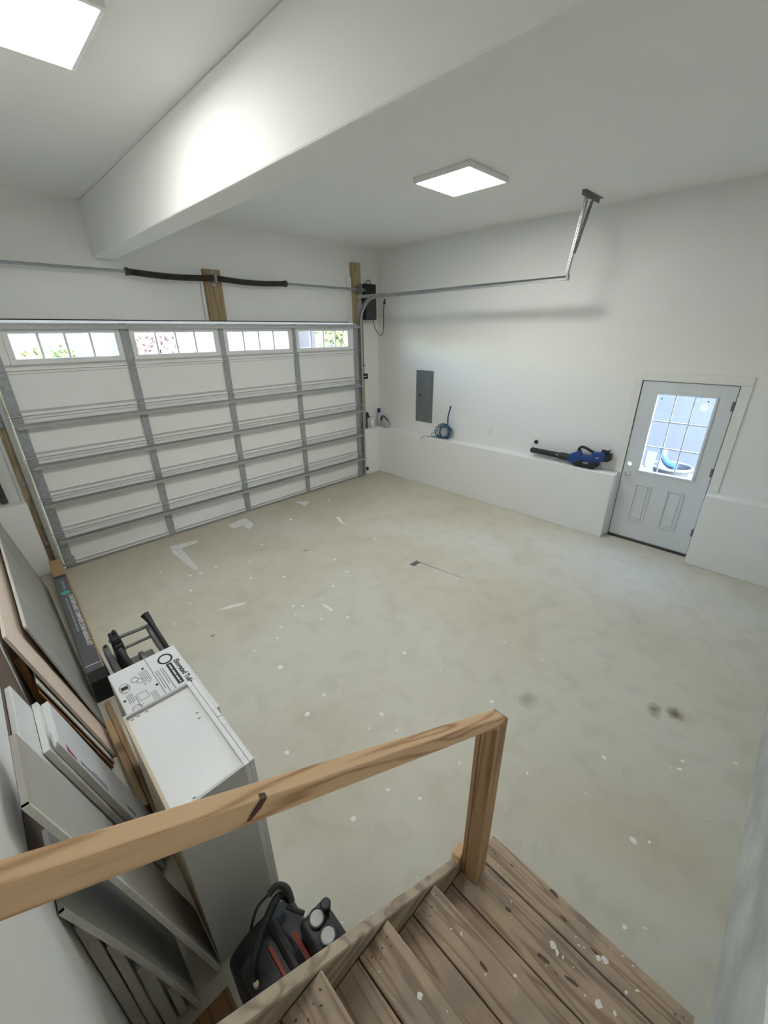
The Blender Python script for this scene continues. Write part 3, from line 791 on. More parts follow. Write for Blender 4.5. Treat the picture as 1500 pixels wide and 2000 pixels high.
# ------------------------------------------------------------ ceiling lights
def led(cx, cy, label, mat):
    t = thing('ceiling_light', label, 'ceiling light', (cx, cy, H))
    s, f = 0.295, 0.022
    z0 = H - 0.042
    mk('frame', merge(box(cx - s - f, cx + s + f, cy - s - f, cy - s, z0, H, 0.003), box(cx - s - f, cx + s + f, cy + s, cy + s + f, z0, H, 0.003), box(cx - s - f, cx - s, cy - s, cy + s, z0, H, 0.003), box(cx + s, cx + s + f, cy - s, cy + s, z0, H, 0.003)), 'trim_paint', t)
    mk('diffuser', box(cx - s, cx + s, cy - s, cy + s, z0 + 0.004, z0 + 0.012), mat, t)
led(-1.778, -3.012, 'square white panel light between the beam and the passage door wall', 'led_diffuser')
led(-5.065, -2.985, 'square white panel light between the beam and the wall with leaning sheets', 'led_diffuser_dimmed')

# ------------------------------------------------------------ things on the concrete ledge
BLUE = [(-3.718, 0.988), (-3.746, 1.052), (-3.814, 1.094), (-3.854, 1.126), (-3.895, 1.052), (-4.01, 1.069), (-4.026, 1.124), (-4.187, 1.145), (-4.195, 1.082), (-4.186, 1.019), (-4.109, 1.013), (-4.009, 0.978), (-3.807, 0.917), (-3.736, 0.942)]
LOW = [(-3.79, 0.927), (-3.894, 0.998), (-4.023, 0.99), (-4.116, 1.014), (-4.125, 0.945), (-4.085, 0.905), (-3.95, 0.9), (-3.837, 0.905)]
REAR = [(-4.182, 1.125), (-4.263, 1.141), (-4.271, 1.06), (-4.227, 1.027), (-4.183, 1.032)]
bl = thing('leaf_blower', 'blue and black cordless leaf blower lying on the white ledge', 'leaf blower', (0.11, -3.72, KZ))
mk('body', prism(BLUE, 'x', 0.065, 0.165, 0.012, 2), 'blue_plastic', bl, smooth=True)
mk('fan_housing', prism(LOW, 'x', 0.05, 0.178, 0.012, 2), 'black_plastic', bl, smooth=True)
mk('battery', prism(REAR, 'x', 0.07, 0.16, 0.008, 2), 'black_plastic', bl, smooth=True)
mk('handle', tube(smooth_path([(0.115, -3.835, 1.10), (0.115, -3.85, 1.149), (0.115, -3.883, 1.168), (0.115, -3.935, 1.159), (0.115, -3.979, 1.139), (0.115, -4.035, 1.12)], 5), 0.019, 10), 'black_plastic', bl, smooth=True)
mk('battery_release', box(0.08, 0.15, -4.229, -4.135, 1.135, 1.186, 0.008), 'black_plastic', bl)
mk('release_button', box(0.088, 0.142, -4.215, -4.185, 1.180, 1.192, 0.003), 'plate_white', bl)
mk('release_button', box(0.088, 0.142, -4.175, -4.148, 1.180, 1.192, 0.003), 'plate_white', bl)
mk('badge', box(0.0605, 0.066, -4.13, -4.085, 1.055, 1.075, 0.002), 'print_grey', bl)
mk('label_stripe', box(0.046, 0.052, -4.01, -3.94, 0.965, 0.985, 0.001), 'print_grey', bl)
tb = mk('tube', tube([(0.118, -3.165, 0.998), (0.117, -3.17, 0.998), (0.115, -3.60, 0.992), (0.115, -3.615, 0.992), (0.115, -3.74, 0.990)], 0.04, 20, rf=lambda u: 0.037 + 0.006 * min(1, u * 1.1)), 'black_plastic', bl, smooth=True)
mk('collar', tube([(0.115, -3.60, 0.992), (0.115, -3.735, 0.99)], 0.05, 20), 'black_plastic', bl)
mk('tube_print', box(0.0745, 0.0775, -3.585, -3.545, 0.998, 1.012), 'print_grey', tb)

cc = thing('cable_coil', 'loose coil of blue network cable rising to a hole in the wall', 'cable', (0.10, -1.5, KZ))
for k, (r, cy, cz, tilt, yaw) in enumerate([(0.125, -1.53, 1.03, 0.55, 0.1), (0.115, -1.55, 1.02, 0.45, -0.15), (0.13, -1.51, 1.04, 0.65, 0.25), (0.12, -1.57, 1.028, 0.5, 0.0), (0.105, -1.49, 1.01, 0.8, 0.35), (0.128, -1.54, 1.034, 0.58, -0.25), (0.11, -1.60, 1.015, 0.35, 0.4)]):
    M = Matrix.Translation((0.10, cy, cz)) @ Euler((0, 0, yaw)).to_matrix().to_4x4() @ Euler((0, tilt - 0.35, 0)).to_matrix().to_4x4()
    pts = [M @ Vector((0.004 * math.sin(3 * a), r * (1.05 + 0.06 * math.sin(2 * a + k)) * math.cos(a), r * 0.92 * math.sin(a))) for a in [2 * PI * i / 30 for i in range(30)]]
    lo = min(p.z for p in pts)
    pts = [p + Vector((0, 0, max(0, KZ + 0.007 - lo))) for p in pts]
    mk('loop', tube(pts, 0.0065, 6, closed=True), 'blue_cable', cc)
mk('riser', tube(smooth_path([(0.10, -1.62, 0.93), (0.11, -1.66, 0.98), (0.13, -1.62, 1.06), (0.14, -1.585, 1.16), (0.16, -1.572, 1.30), (0.185, -1.582, 1.40), (0.198, -1.583, 1.44)]), 0.011, 8), 'blue_cable', cc)
mk('wall_grommet', lathe([(0.018, 0), (0.018, -0.006)], 12, (XW, -1.583, 1.44), 'x'), 'dark_cable', cc)
mk('tail', tube(smooth_path([(0.10, -1.45, 0.909), (0.07, -1.36, 0.909), (0.04, -1.28, 0.909), (0.012, -1.20, 0.909), (-0.005, -1.15, 0.895), (-0.008, -1.11, 0.84)]), 0.004, 6), 'blue_cable', cc)
mk('tail', tube(smooth_path([(0.10, -1.44, 0.93), (0.09, -1.36, 0.97), (0.08, -1.30, 0.97), (0.08, -1.28, 0.93), (0.09, -1.33, 0.909), (0.10, -1.42, 0.909)]), 0.004, 6), 'blue_cable', cc)

bt = thing('spray_bottle', 'clear bottle with a dark blue cap in the ledge corner', 'bottle', (0.07, 0.06, KZ))
mk('bottle_body', lathe([(0.030, 0.0), (0.036, 0.008), (0.036, 0.20), (0.030, 0.235), (0.016, 0.262), (0.016, 0.28)], 18, (0.075, 0.06, KZ)), 'bottle_plastic', bt, smooth=True)
mk('cap', lathe([(0.034, 0.275), (0.034, 0.345), (0.028, 0.35)], 18, (0.075, 0.06, KZ)), 'cap_blue', bt)
def crumple(cx, cy, cz, rx, ry, rz, seed, amp=0.25):
    rnd = random.Random(seed)
    bm = bmesh.new(); bmesh.ops.create_icosphere(bm, subdivisions=3, radius=1.0)
    ph = [(Vector((rnd.uniform(-1, 1), rnd.uniform(-1, 1), rnd.uniform(-1, 1))).normalized() * rnd.uniform(2, 7), rnd.uniform(0, 6)) for _ in range(9)]
    for v in bm.verts:
        d = v.co.normalized()
        f = 1 + amp * sum(math.sin(d.dot(k) + p) for k, p in ph) / 4
        v.co = Vector((cx + d.x * rx * f, cy + d.y * ry * f, max(KZ + 0.001, cz + d.z * rz * f)))
    bm.verts.index_update()
    g = ([tuple(v.co) for v in bm.verts], [tuple(v.index for v in f.verts) for f in bm.faces]); bm.free()
    return g
mk('plastic_bag', crumple(0.115, -0.095, 0.95, 0.062, 0.09, 0.07, 3), 'bag_film', label='crumpled clear plastic bag on the ledge corner', cat='bag')
sg = thing('caulk_gun', 'dark caulking gun on end beside the jamb on the ledge', 'caulk gun', (-0.15, 0.09, KZ))
mk('barrel', tube([(-0.215, 0.10, 0.905), (-0.215, 0.10, 1.16)], 0.014, 10), 'dark_plastic', sg)
mk('grip', prism([(-0.232, 1.13), (-0.215, 1.20), (-0.195, 1.215), (-0.175, 1.18), (-0.150, 1.10), (-0.18, 1.09), (-0.20, 1.15)], 'y', 0.085, 0.115, 0.003), 'black_plastic', sg)
mk('plunger_rod', tube([(-0.17, 0.1, 1.10), (-0.09, 0.095, 1.115)], 0.005, 6), 'dark_plastic', sg)
mk('folded_rag', crumple(-0.085, 0.09, 0.975, 0.05, 0.045, 0.085, 11, 0.18), 'plate_white', label='white rag bunched against the caulking gun', cat='rag')
ck = thing('trigger_nozzle', 'black trigger nozzle draped over the plastic bag', 'nozzle', (0.12, -0.03, 1.0))
mk('grip', tube(smooth_path([(0.085, 0.005, 1.03), (0.10, -0.01, 1.10), (0.13, -0.04, 1.095), (0.15, -0.08, 1.05), (0.155, -0.12, 1.02)]), 0.016, 8, rf=lambda u: 0.02 - 0.010 * u), 'black_plastic', ck)
mk('pipe_offcut', tube([(-5.68, 0.085, 0.935), (-5.70, 0.14, 1.55)], 0.034, 14), 'dark_plastic', label='dark grey plastic pipe offcut on the ledge left of the overhead door', cat='pipe')

# ------------------------------------------------------------ staircase
st = thing('wooden_staircase', 'weathered wooden stairs with a single new handrail and paint-spattered treads', 'staircase', (-4.9, -5.8, 0))
NOSE = [-4.352, -4.620, -4.884, -5.150, -5.411]
RISE = 0.2
Y0s, Y1s = -5.352, -6.222
for i, nx in enumerate(NOSE):
    z = RISE * (i + 1)
    yl = -5.338 if i == 0 else Y0s
    mk('tread_board', box(nx - 0.131, nx, Y1s, yl, z - 0.038, z, 0.004, 2), 'tread_wood', st)
    mk('tread_board', box(nx - 0.276, nx - 0.135, Y1s, yl if i == 0 else Y0s, z - 0.040, z - 0.002, 0.004, 2), 'tread_wood', st)
plain('tread_knot', (0.13, 0.085, 0.055), 0.7, var=0.3, scale=50)
for z_, pts in ((0.2, [(-4.365, -5.671, 0.018), (-4.424, -5.741, 0.015), (-4.436, -5.885, 0.014), (-4.403, -5.475, 0.008)]), (0.4, [(-4.66, -5.575, 0.013), (-4.696, -5.749, 0.02), (-4.68, -5.851, 0.02), (-4.70, -5.80, 0.007)]), (0.6, [(-4.947, -5.62, 0.014)])):
    for (x, y, rr) in pts:
        g = blob(0, 0, rr, 0.0)
        mk('knot', ([(x + v[0] * 0.6, y + v[1] * 1.5, z_ + 0.0004 + v[2]) for v in g[0]], g[1]), 'tread_knot', st)
gs = []
for z_, pts in ((0.2, [(-4.464, -5.825, 0.006), (-4.432, -5.921, 0.016), (-4.445, -5.90, 0.012), (-4.368, -6.01, 0.004), (-4.366, -5.97, 0.005), (-4.433, -6.045, 0.010), (-4.469, -6.015, 0.009), (-4.455, -5.845, 0.005)]), (0.4, [(-4.633, -5.757, 0.016), (-4.642, -5.778, 0.013), (-4.669, -5.941, 0.015), (-4.651, -5.992, 0.009), (-4.627, -5.571, 0.005), (-4.64, -5.80, 0.008)]), (0.6, [(-4.933, -5.516, 0.006), (-4.890, -5.71, 0.008), (-4.961, -5.636, 0.006)]), (0.8, [(-5.207, -5.545, 0.009)])):
    for (x, y, rr) in pts: gs.append(blob(x, y, rr, z_ + 0.0006))
for i, nx in enumerate(NOSE):
    for k in range(9): gs.append(blob(random.uniform(nx - 0.12, nx - 0.008), random.uniform(-6.2, -5.4), random.uniform(0.0015, 0.004), RISE * (i + 1) + 0.0006))
mk('paint_spatter', merge(*gs), 'paint_drop', st, kind='stuff')
gs = []
for i, nx in enumerate(NOSE):
    for (dx, dy) in ((0.03, 0.03), (0.06, 0.038), (0.10, 0.03), (0.045, 0.055), (0.085, 0.052)):
        for yy in (Y0s - dy, Y1s + dy): gs.append(blob(nx - dx + random.uniform(-0.006, 0.006), yy, random.uniform(0.003, 0.005), RISE * (i + 1) + 0.0005))
mk('nail_heads', merge(*gs), 'tread_knot', st, kind='stuff')
z = 1.2
mk('landing_board', box(-5.80, -5.672, Y1s, Y0s, z - 0.038, z, 0.004, 2), 'tread_wood', st)
mk('landing_board', box(-5.895, -5.804, Y1s, Y0s, z - 0.038, z, 0.004, 2), 'tread_wood', st)
def strz(x): return 0.8 + 0.757 * (-5.15 - x)
def stringer(y0, y1, xe):
    top0 = strz(xe); xs = -5.895
    poly = [(xs, strz(xs) - 0.30), (xs, strz(xs)), (xe - 0.06, strz(xe - 0.06)), (xe, strz(xe - 0.06) + 0.0), (xe + 0.0, max(0.16, strz(xe) - 0.1)), (-4.42, 0.16), (-4.42, 0.0), (-4.62, 0.0)]
    return prism(poly, 'y', y0, y1, 0.004)
mk('stringer', stringer(-5.350, -5.312, -4.655), 'stringer_wood', st)
mk('stringer', stringer(-6.262, -6.224, -4.655), 'stringer_wood', st)
mk('stringer_offcut', prism([(-4.72, 0.43), (-4.70, 0.50), (-4.655, 0.53), (-4.648, 0.50), (-4.648, 0.41)], 'y', -5.349, -5.311, 0.003), 'rail_wood', st, label='fresh-cut orange end piece of the stringer')
mk('post', box(-4.690, -4.608, -5.430, -5.374, 0.401, 1.362, 0.003), 'post_wood', st)
mk('post_board', box(-4.688, -4.612, -5.371, -5.352, 0.401, 1.335, 0.002), 'post_wood', st)
# handrail: local x runs down the slope
A = Vector((-5.895, -5.430, 2.190)); B = Vector((-4.652, -5.430, 1.408))
L = (B - A).length
M = frame_at(A, B - A, (0, 1, 0))
if (M.to_3x3() @ Vector((0, 0, 1))).z < 0: M = frame_at(A, B - A, (0, -1, 0))
hr = mk('handrail', box(0, L, 0, 0.037, -0.043, 0, 0.003, 2), 'rail_wood', st, rot=M)
kn = merge(lathe([(0.001, 0.0004), (0.012, 0.0004)], 14))
def knot_geom(r, off):
    V, F = [], []
    n = 14
    for k in range(n):
        a = 2 * PI * k / n
        V.append((1.5 * r * math.cos(a) * (1 + 0.2 * math.sin(3 * a)), 0, r * math.sin(a)))
    V.append((0, -0.0006, 0))
    for k in range(n): F.append((k, (k + 1) % n, n))
    return V, F
# the big dark knot of the rail: a wedge through side and top
kx = (Vector((-5.517, -5.43, 1.94)) - A).dot((B - A).normalized())
g = merge(([(kx - 0.006, -0.0008, -0.034), (kx + 0.002, -0.0008, -0.034), (kx + 0.014, -0.0008, -0.016), (kx + 0.018, -0.0008, 0.0008), (kx + 0.004, -0.0008, 0.0008), (kx - 0.004, -0.0008, -0.02)], [(0, 1, 2, 3, 4, 5)]),
          ([(kx + 0.004, -0.0008, 0.0008), (kx + 0.018, -0.0008, 0.0008), (kx + 0.020, 0.010, 0.0008), (kx + 0.008, 0.012, 0.0008)], [(0, 1, 2, 3)]))
plain('knot_brown', (0.09, 0.035, 0.02), 0.5, var=0.5, scale=60)
mk('knot', g, 'knot_brown', hr, rot=Matrix.Translation(ORG[hr]) if False else Matrix.Identity(4))
for ob in [o for o in hr.children]: ob.matrix_local = Matrix.Identity(4)

# ------------------------------------------------------------ white wall cabinet standing on the floor
CX0, CX1, CY0, CY1, CH = -5.572, -5.272, -4.702, -4.105, 1.067
cb = thing('kitchen_cabinet', 'white kitchen wall cabinet standing upright on the floor behind the handrail', 'cabinet', ((CX0 + CX1) / 2, (CY0 + CY1) / 2, 0))
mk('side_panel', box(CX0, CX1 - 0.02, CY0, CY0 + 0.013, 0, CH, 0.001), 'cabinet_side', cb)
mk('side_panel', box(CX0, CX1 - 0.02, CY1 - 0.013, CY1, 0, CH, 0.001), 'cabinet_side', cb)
mk('top_panel', box(CX0 + 0.012, CX1 - 0.02, CY0 + 0.013, CY1 - 0.013, CH - 0.028, CH - 0.016), 'cabinet_white', cb)
mk('bottom_panel', box(CX0 + 0.012, CX1 - 0.02, CY0 + 0.013, CY1 - 0.013, 0.02, 0.033), 'cabinet_white', cb)
mk('back_panel', box(CX0, CX0 + 0.012, CY0 + 0.013, CY1 - 0.013, 0.0, CH), 'birch_ply', cb)
ff = mk('face_frame', merge(box(CX1 - 0.02, CX1, CY0, CY0 + 0.04, 0, CH, 0.001), box(CX1 - 0.02, CX1, CY1 - 0.04, CY1, 0, CH, 0.001), box(CX1 - 0.02, CX1, CY0 + 0.04, CY1 - 0.04, CH - 0.05, CH, 0.001), box(CX1 - 0.02, CX1, CY0 + 0.04, CY1 - 0.04, 0, 0.05, 0.001)), 'cabinet_white', cb)
ym = (CY0 + CY1) / 2
for (a, b) in ((CY0 + 0.006, ym - 0.0015), (ym + 0.0015, CY1 - 0.006)):
    dr = mk('door', merge(box(CX1 + 0.003, CX1 + 0.022, a, a + 0.055, 0.012, CH - 0.006, 0.001), box(CX1 + 0.003, CX1 + 0.022, b - 0.055, b, 0.012, CH - 0.006, 0.001), box(CX1 + 0.003, CX1 + 0.022, a + 0.055, b - 0.055, 0.012, 0.067, 0.001), box(CX1 + 0.003, CX1 + 0.022, a + 0.055, b - 0.055, CH - 0.061, CH - 0.006, 0.001)), 'cabinet_white', cb)
    mk('door_panel', box(CX1 + 0.007, CX1 + 0.014, a + 0.05, b - 0.05, 0.06, CH - 0.055), 'cabinet_white', dr)
for (x, y) in ((CX0 + 0.03, CY1 - 0.03), (CX0 + 0.055, CY1 - 0.028), (CX0 + 0.09, CY1 - 0.028), (CX1 - 0.05, CY1 - 0.20), (CX1 - 0.055, CY1 - 0.235), (CX0 + 0.03, CY0 + 0.03), (CX0 + 0.09, CY0 + 0.03)):
    mk('staple', box(x - 0.006, x + 0.006, y - 0.0015, y + 0.0015, CH - 0.0162, CH - 0.0145), 'print_black', cb)

# ------------------------------------------------------------ toilet carton
TX0, TX1, TY0, TY1, TH = -5.537, -5.165, -4.098, -3.424, 0.80
tb = thing('toilet_carton', 'white printed carton for a toilet next to the cabinet', 'box', ((TX0 + TX1) / 2, (TY0 + TY1) / 2, 0))
mk('carton', box(TX0, TX1, TY0, TY1, 0, TH, 0.004), 'carton_white', tb)
mk('flap_seam', box(TX0 + 0.195, TX0 + 0.200, TY0 + 0.004, TY1 - 0.004, TH - 0.001, TH + 0.0008), 'print_grey', tb)
def print_on_top(g, x, y, ex, ey, mat, name='printed_text'):
    return mk(name, xf(g, frame_at((x, y, TH + 0.0006), ex, ey)), mat, tb)
dY = (0, -1, 0); dX = (1, 0, 0)
print_on_top(text_geom('Elongated Toilet', 0.040), TX1 - 0.052, -3.57, dY, dX, 'print_black')
def bar(x0, x1, y0, y1, mat, name): mk(name, box(x0, x1, y0, y1, TH, TH + 0.0012), mat, tb)
bar(TX1 - 0.098, TX1 - 0.066, -3.785, -3.575, 'print_black', 'printed_bar')
for k, (y0, y1) in enumerate(((-3.64, -3.59), (-3.70, -3.65), (-3.755, -3.71), (-3.775, -3.762))): mk('printed_line', box(TX1 - 0.086, TX1 - 0.079, y0, y1, TH, TH + 0.0018), 'print_white', tb)
# round emblem
ring = []
for k in range(28):
    a = 2 * PI * k / 28
    ring.append((TX1 - 0.083 + 0.036 * math.cos(a), -3.520 + 0.043 * math.sin(a), TH + 0.0006))
mk('printed_emblem', tube(ring, 0.0055, 4, closed=True), 'print_black', tb)
for k, (xo, y0, y1) in enumerate(((0.118, -3.86, -3.585), (0.130, -3.74, -3.585), (0.146, -3.84, -3.585), (0.158, -3.76, -3.585))):
    bar(TX1 - xo - 0.005, TX1 - xo, y0, y1, 'print_grey', 'printed_line')
# left half: small drawings
for (cx, cy, rx, ry) in ((TX0 + 0.045, -3.60, 0.024, 0.04), (TX0 + 0.105, -3.57, 0.018, 0.022), (TX0 + 0.125, -3.60, 0.014, 0.02), (TX0 + 0.055, -3.80, 0.022, 0.03)):
    mk('printed_drawing', tube([(cx + rx * math.cos(2 * PI * k / 20), cy + ry * math.sin(2 * PI * k / 20), TH + 0.0005) for k in range(20)], 0.0022, 4, closed=True), 'print_grey', tb)
bar(TX0 + 0.028, TX0 + 0.062, -3.615, -3.585, 'print_black', 'printed_emblem_core')
for k in range(4): bar(TX0 + 0.035 + 0.008 * k, TX0 + 0.039 + 0.008 * k, -3.745 + 0.01 * (k % 2), -3.665, 'print_grey', 'printed_line')
for k in range(6): bar(TX0 + 0.135 + 0.008 * k, TX0 + 0.1385 + 0.008 * k, -3.66 + 0.012 * (k % 3), -3.53, 'print_grey', 'printed_line')
for k in range(4): bar(TX0 + 0.14 + 0.008 * k, TX0 + 0.1435 + 0.008 * k, -3.83, -3.735, 'print_grey', 'printed_line')
for (x0, x1, y0, y1) in ((0.08, 0.13, -3.700, -3.697), (0.08, 0.13, -3.76, -3.757), (0.08, 0.083, -3.757, -3.70), (0.127, 0.13, -3.757, -3.70), (0.07, 0.075, -3.86, -3.70), (0.03, 0.09, -3.79, -3.787), (0.03, 0.09, -3.86, -3.857)):
    bar(TX0 + x0, TX0 + x1, y0, y1, 'print_grey', 'printed_drawing')
for (x, y) in ((0.165, -3.51), (0.185, -3.70), (0.02, -3.70), (0.02, -3.84)): bar(TX0 + x - 0.006, TX0 + x + 0.006, y - 0.008, y + 0.008, 'print_black', 'printed_mark')
for k in range(5): bar(TX0 + 0.014 + 0.007 * k, TX0 + 0.018 + 0.007 * k, -3.93, -3.86, 'print_grey', 'printed_line')

# ------------------------------------------------------------ sliding mitre saw on the floor beyond the carton
ms = thing('mitre_saw', 'grey and black sliding mitre saw standing behind the toilet carton', 'mitre saw', (-5.28, -2.6, 0))
mk('base', box(-5.42, -5.12, -2.95, -2.35, 0.0, 0.07, 0.01), 'saw_grey', ms)
mk('turntable', lathe([(0.15, 0.07), (0.15, 0.085)], 28, (-5.24, -2.63, 0)), 'saw_grey', ms)
mk('fence', prism([(-2.98, 0.07), (-2.98, 0.22), (-2.80, 0.22), (-2.74, 0.28), (-2.50, 0.28), (-2.44, 0.24), (-2.27, 0.24), (-2.25, 0.22), (-2.25, 0.07)], 'x', -5.445, -5.405, 0.006), 'saw_grey', ms)
mk('fence_knob', lathe([(0.012, 0.0), (0.012, 0.02), (0.007, 0.026)], 10, (-5.425, -2.30, 0.235)), 'dark_plastic', ms)
mk('pivot_block', box(-5.40, -5.33, -2.62, -2.50, 0.07, 0.42, 0.012, 2), 'black_plastic', ms)
mk('slide_rail', cyl((-5.41, -2.53, 0.43), (-5.12, -2.545, 0.43), 0.014, 12), 'galvanised_dark', ms)
mk('slide_rail', cyl((-5.41, -2.60, 0.36), (-5.14, -2.60, 0.36), 0.012, 12), 'galvanised_dark', ms)
mk('rail_clamp', box(-5.40, -5.34, -2.60, -2.48, 0.40, 0.475, 0.008), 'black_plastic', ms)
mk('clamp_knob', lathe([(0.014, 0), (0.016, 0.02), (0.010, 0.03)], 10, (-5.36, -2.52, 0.474)), 'dark_plastic', ms)
mk('saw_arm', tube(smooth_path([(-5.13, -2.545, 0.42), (-5.13, -2.62, 0.40), (-5.12, -2.70, 0.33), (-5.10, -2.80, 0.25)]), 0.022, 10), 'saw_grey', ms)
mk('hold_down', tube(smooth_path([(-5.37, -2.56, 0.40), (-5.36, -2.64, 0.36), (-5.34, -2.72, 0.28), (-5.30, -2.78, 0.22), (-5.26, -2.83, 0.20)]), 0.020, 10), 'dark_plastic', ms)
mk('handle', tube(smooth_path([(-5.125, -2.52, 0.53), (-5.115, -2.56, 0.50), (-5.105, -2.63, 0.45), (-5.09, -2.74, 0.36), (-5.08, -2.80, 0.30)]), 0.022, 12, rf=lambda u: 0.034 - 0.016 * min(1, u * 2.0)), 'black_plastic', ms, smooth=True)
mk('blade_guard', prism([(-2.66 + 0.13 * math.cos(a), 0.15 + 0.13 * math.sin(a)) for a in [PI * k / 14 for k in range(15)]], 'x', -5.255, -5.225, 0.004), 'saw_grey', ms)
mk('lumber_offcut', box(-5.475, -5.449, -2.93, -2.25, 0.0, 0.185, 0.003), 'carton_white', label='white painted board on edge between the saw and the railing carton', cat='board')

# ------------------------------------------------------------ air compressor behind the stringer
ac = thing('air_compressor', 'black and red portable air compressor with two round gauges beside the stairs', 'air compressor', (-5.41, -5.08, 0))
def arch(x0, x1, z0, z1, n=10, fl=0.55):
    cx = (x0 + x1) / 2; r = (x1 - x0) / 2
    zc = z1 - r * fl
    return [(x0, z0)] + [(cx - r * math.cos(PI * k / n), zc + r * fl * math.sin(PI * k / n)) for k in range(n + 1)] + [(x1, z0)]
mk('body', prism(arch(-5.565, -5.265, 0.03, 0.40), 'y', -5.30, -4.86, 0.012, 2), 'black_plastic', ac, smooth=True)
mk('end_shroud', prism(arch(-5.545, -5.38, 0.05, 0.415), 'y', -5.29, -4.93, 0.015, 2), 'dark_plastic', ac, smooth=True)
for x, w_, y0_, y1_, z_ in ((-5.340, 0.026, -5.20, -4.99, 0.384), (-5.432, 0.014, -5.27, -4.97, 0.412)):
    mk('red_band', box(x - w_ / 2, x + w_ / 2, y0_, y1_, z_ - 0.02, z_ + 0.006, 0.003), 'orange_plastic', ac)
mk('rib', tube([(-5.385, -5.28, 0.395), (-5.385, -4.88, 0.395)], 0.022, 10), 'dark_plastic', ac)
gp = mk('gauge_panel', box(-5.325, -5.20, -5.19, -5.02, 0.30, 0.485, 0.02, 3), 'black_plastic', ac, smooth=True)
for (gx, gy) in ((-5.262, -5.062), (-5.262, -5.135)):
    q = mk('gauge', lathe([(0.034, 0.0), (0.034, 0.012), (0.029, 0.014), (0.029, 0.010)], 24, (gx, gy, 0.484)), 'dark_plastic', gp)
    # face
for (gx, gy) in ((-5.262, -5.062), (-5.262, -5.135)):
    mk('gauge_dial', lathe([(0.028, 0.0), (0.028, 0.004), (0.024, 0.006)], 24, (gx, gy, 0.490)), 'gauge_face', gp)
mk('regulator_knob', lathe([(0.02, 0), (0.022, 0.03), (0.016, 0.035)], 14, (-5.215, -5.06, 0.485)), 'black_plastic', gp)
mk('carry_handle', tube(smooth_path([(-5.52, -5.02, 0.40), (-5.50, -4.99, 0.465), (-5.42, -4.93, 0.485), (-5.33, -4.89, 0.485), (-5.295, -4.90, 0.42)]), 0.016, 10), 'black_plastic', ac, smooth=True)
mk('brass_fitting', lathe([(0.010, 0), (0.010, 0.02)], 8, (-5.52, -5.03, 0.41)), 'birch_ply', ac)
mk('outlet_valve', tube([(-5.32, -4.93, 0.45), (-5.285, -5.00, 0.46)], 0.010, 8), 'hose_dark', ac)
mk('hose_end', tube(smooth_path([(-5.30, -4.94, 0.47), (-5.295, -4.90, 0.50), (-5.32, -4.87, 0.515), (-5.36, -4.865, 0.505)]), 0.013, 8), 'hose_dark', ac)
mk('hose', tube(smooth_path([(-5.36, -4.865, 0.505), (-5.41, -4.85, 0.46), (-5.45, -4.845, 0.36), (-5.48, -4.845, 0.24)]), 0.006, 6), 'hose_green', ac)
for x in (-5.52, -5.31):
    for y in (-5.25, -4.91): mk('foot', lathe([(0.022, 0.0), (0.022, 0.035)], 10, (x, y, 0)), 'rubber', ac)

# ------------------------------------------------------------ stock leaning on the left wall
def lean(xb, xt, zt, y0, y1, t, z0=0.0):
    """sheet whose room-side face runs from (xb,z0) up to (xt,zt); thickness t towards the wall"""
    d = Vector((xt - xb, 0, zt - z0)); nrm = Vector((-d.z, 0, d.x)).normalized() * t
    if nrm.x > 0: nrm = -nrm
    lift = max(0.0, -nrm.z)
    P = lambda x, z, y: (x, y, z + lift)
    a = (xb, z0); b = (xt, zt); c = (xt + nrm.x, zt + nrm.z); e = (xb + nrm.x, z0 + nrm.z)
    return hexa([P(*e, y0), P(*a, y0), P(*a, y1), P(*e, y1), P(*c, y0), P(*b, y0), P(*b, y1), P(*c, y1)], 0.0015)
mk('foam_board', lean(-5.630, -5.868, 1.17, -3.22, -0.80, 0.016), 'board_peach', label='large peach-coloured sheet leaning on the wall behind the grey sheet', cat='sheet')
gb = thing('cement_board', 'grey sheet leaning in front of the peach sheet, pale along its edges', 'sheet', (-5.7, -1.7, 0))
mk('sheet', lean(-5.615, -5.790, 1.01, -2.93, -0.42, 0.012), 'board_grey', gb)
def lean_x(xb, xt, zt, z): return xb + (xt - xb) * z / zt
mk('edge_band', lean(-5.7905, -5.7945, 1.032, -2.93, -0.42, 0.013, 1.012), 'board_edge', gb)
mk('plywood_offcut', lean(-5.665, -5.835, 0.80, -3.30, -2.6, 0.006), 'ply_brown', label='brown plywood offcut tucked under the peach sheet', cat='sheet')
mk('plywood_offcut', lean(-5.651, -5.829, 0.85, -3.27, -2.7, 0.008), 'board_edge', label='cream-edged thin sheet tucked under the peach sheet', cat='sheet')
mk('hardboard_sheet', box(-5.8995, -5.8972, -4.68, -3.3, 0, 1.30), 'hardboard', label='dark brown hardboard sheet flat against the white wall', cat='sheet')
mk('lumber_stud', lean(-5.815, -5.857, 0.95, -3.10, -3.01, 0.038), 'stud_orange', label='taller orange-brown lumber stud standing behind the peach sheet', cat='lumber')
mk('lumber_stud', lean(-5.815, -5.855, 0.82, -2.99, -2.90, 0.038), 'stud_orange', label='shorter orange-brown lumber stud standing behind the peach sheet', cat='lumber')
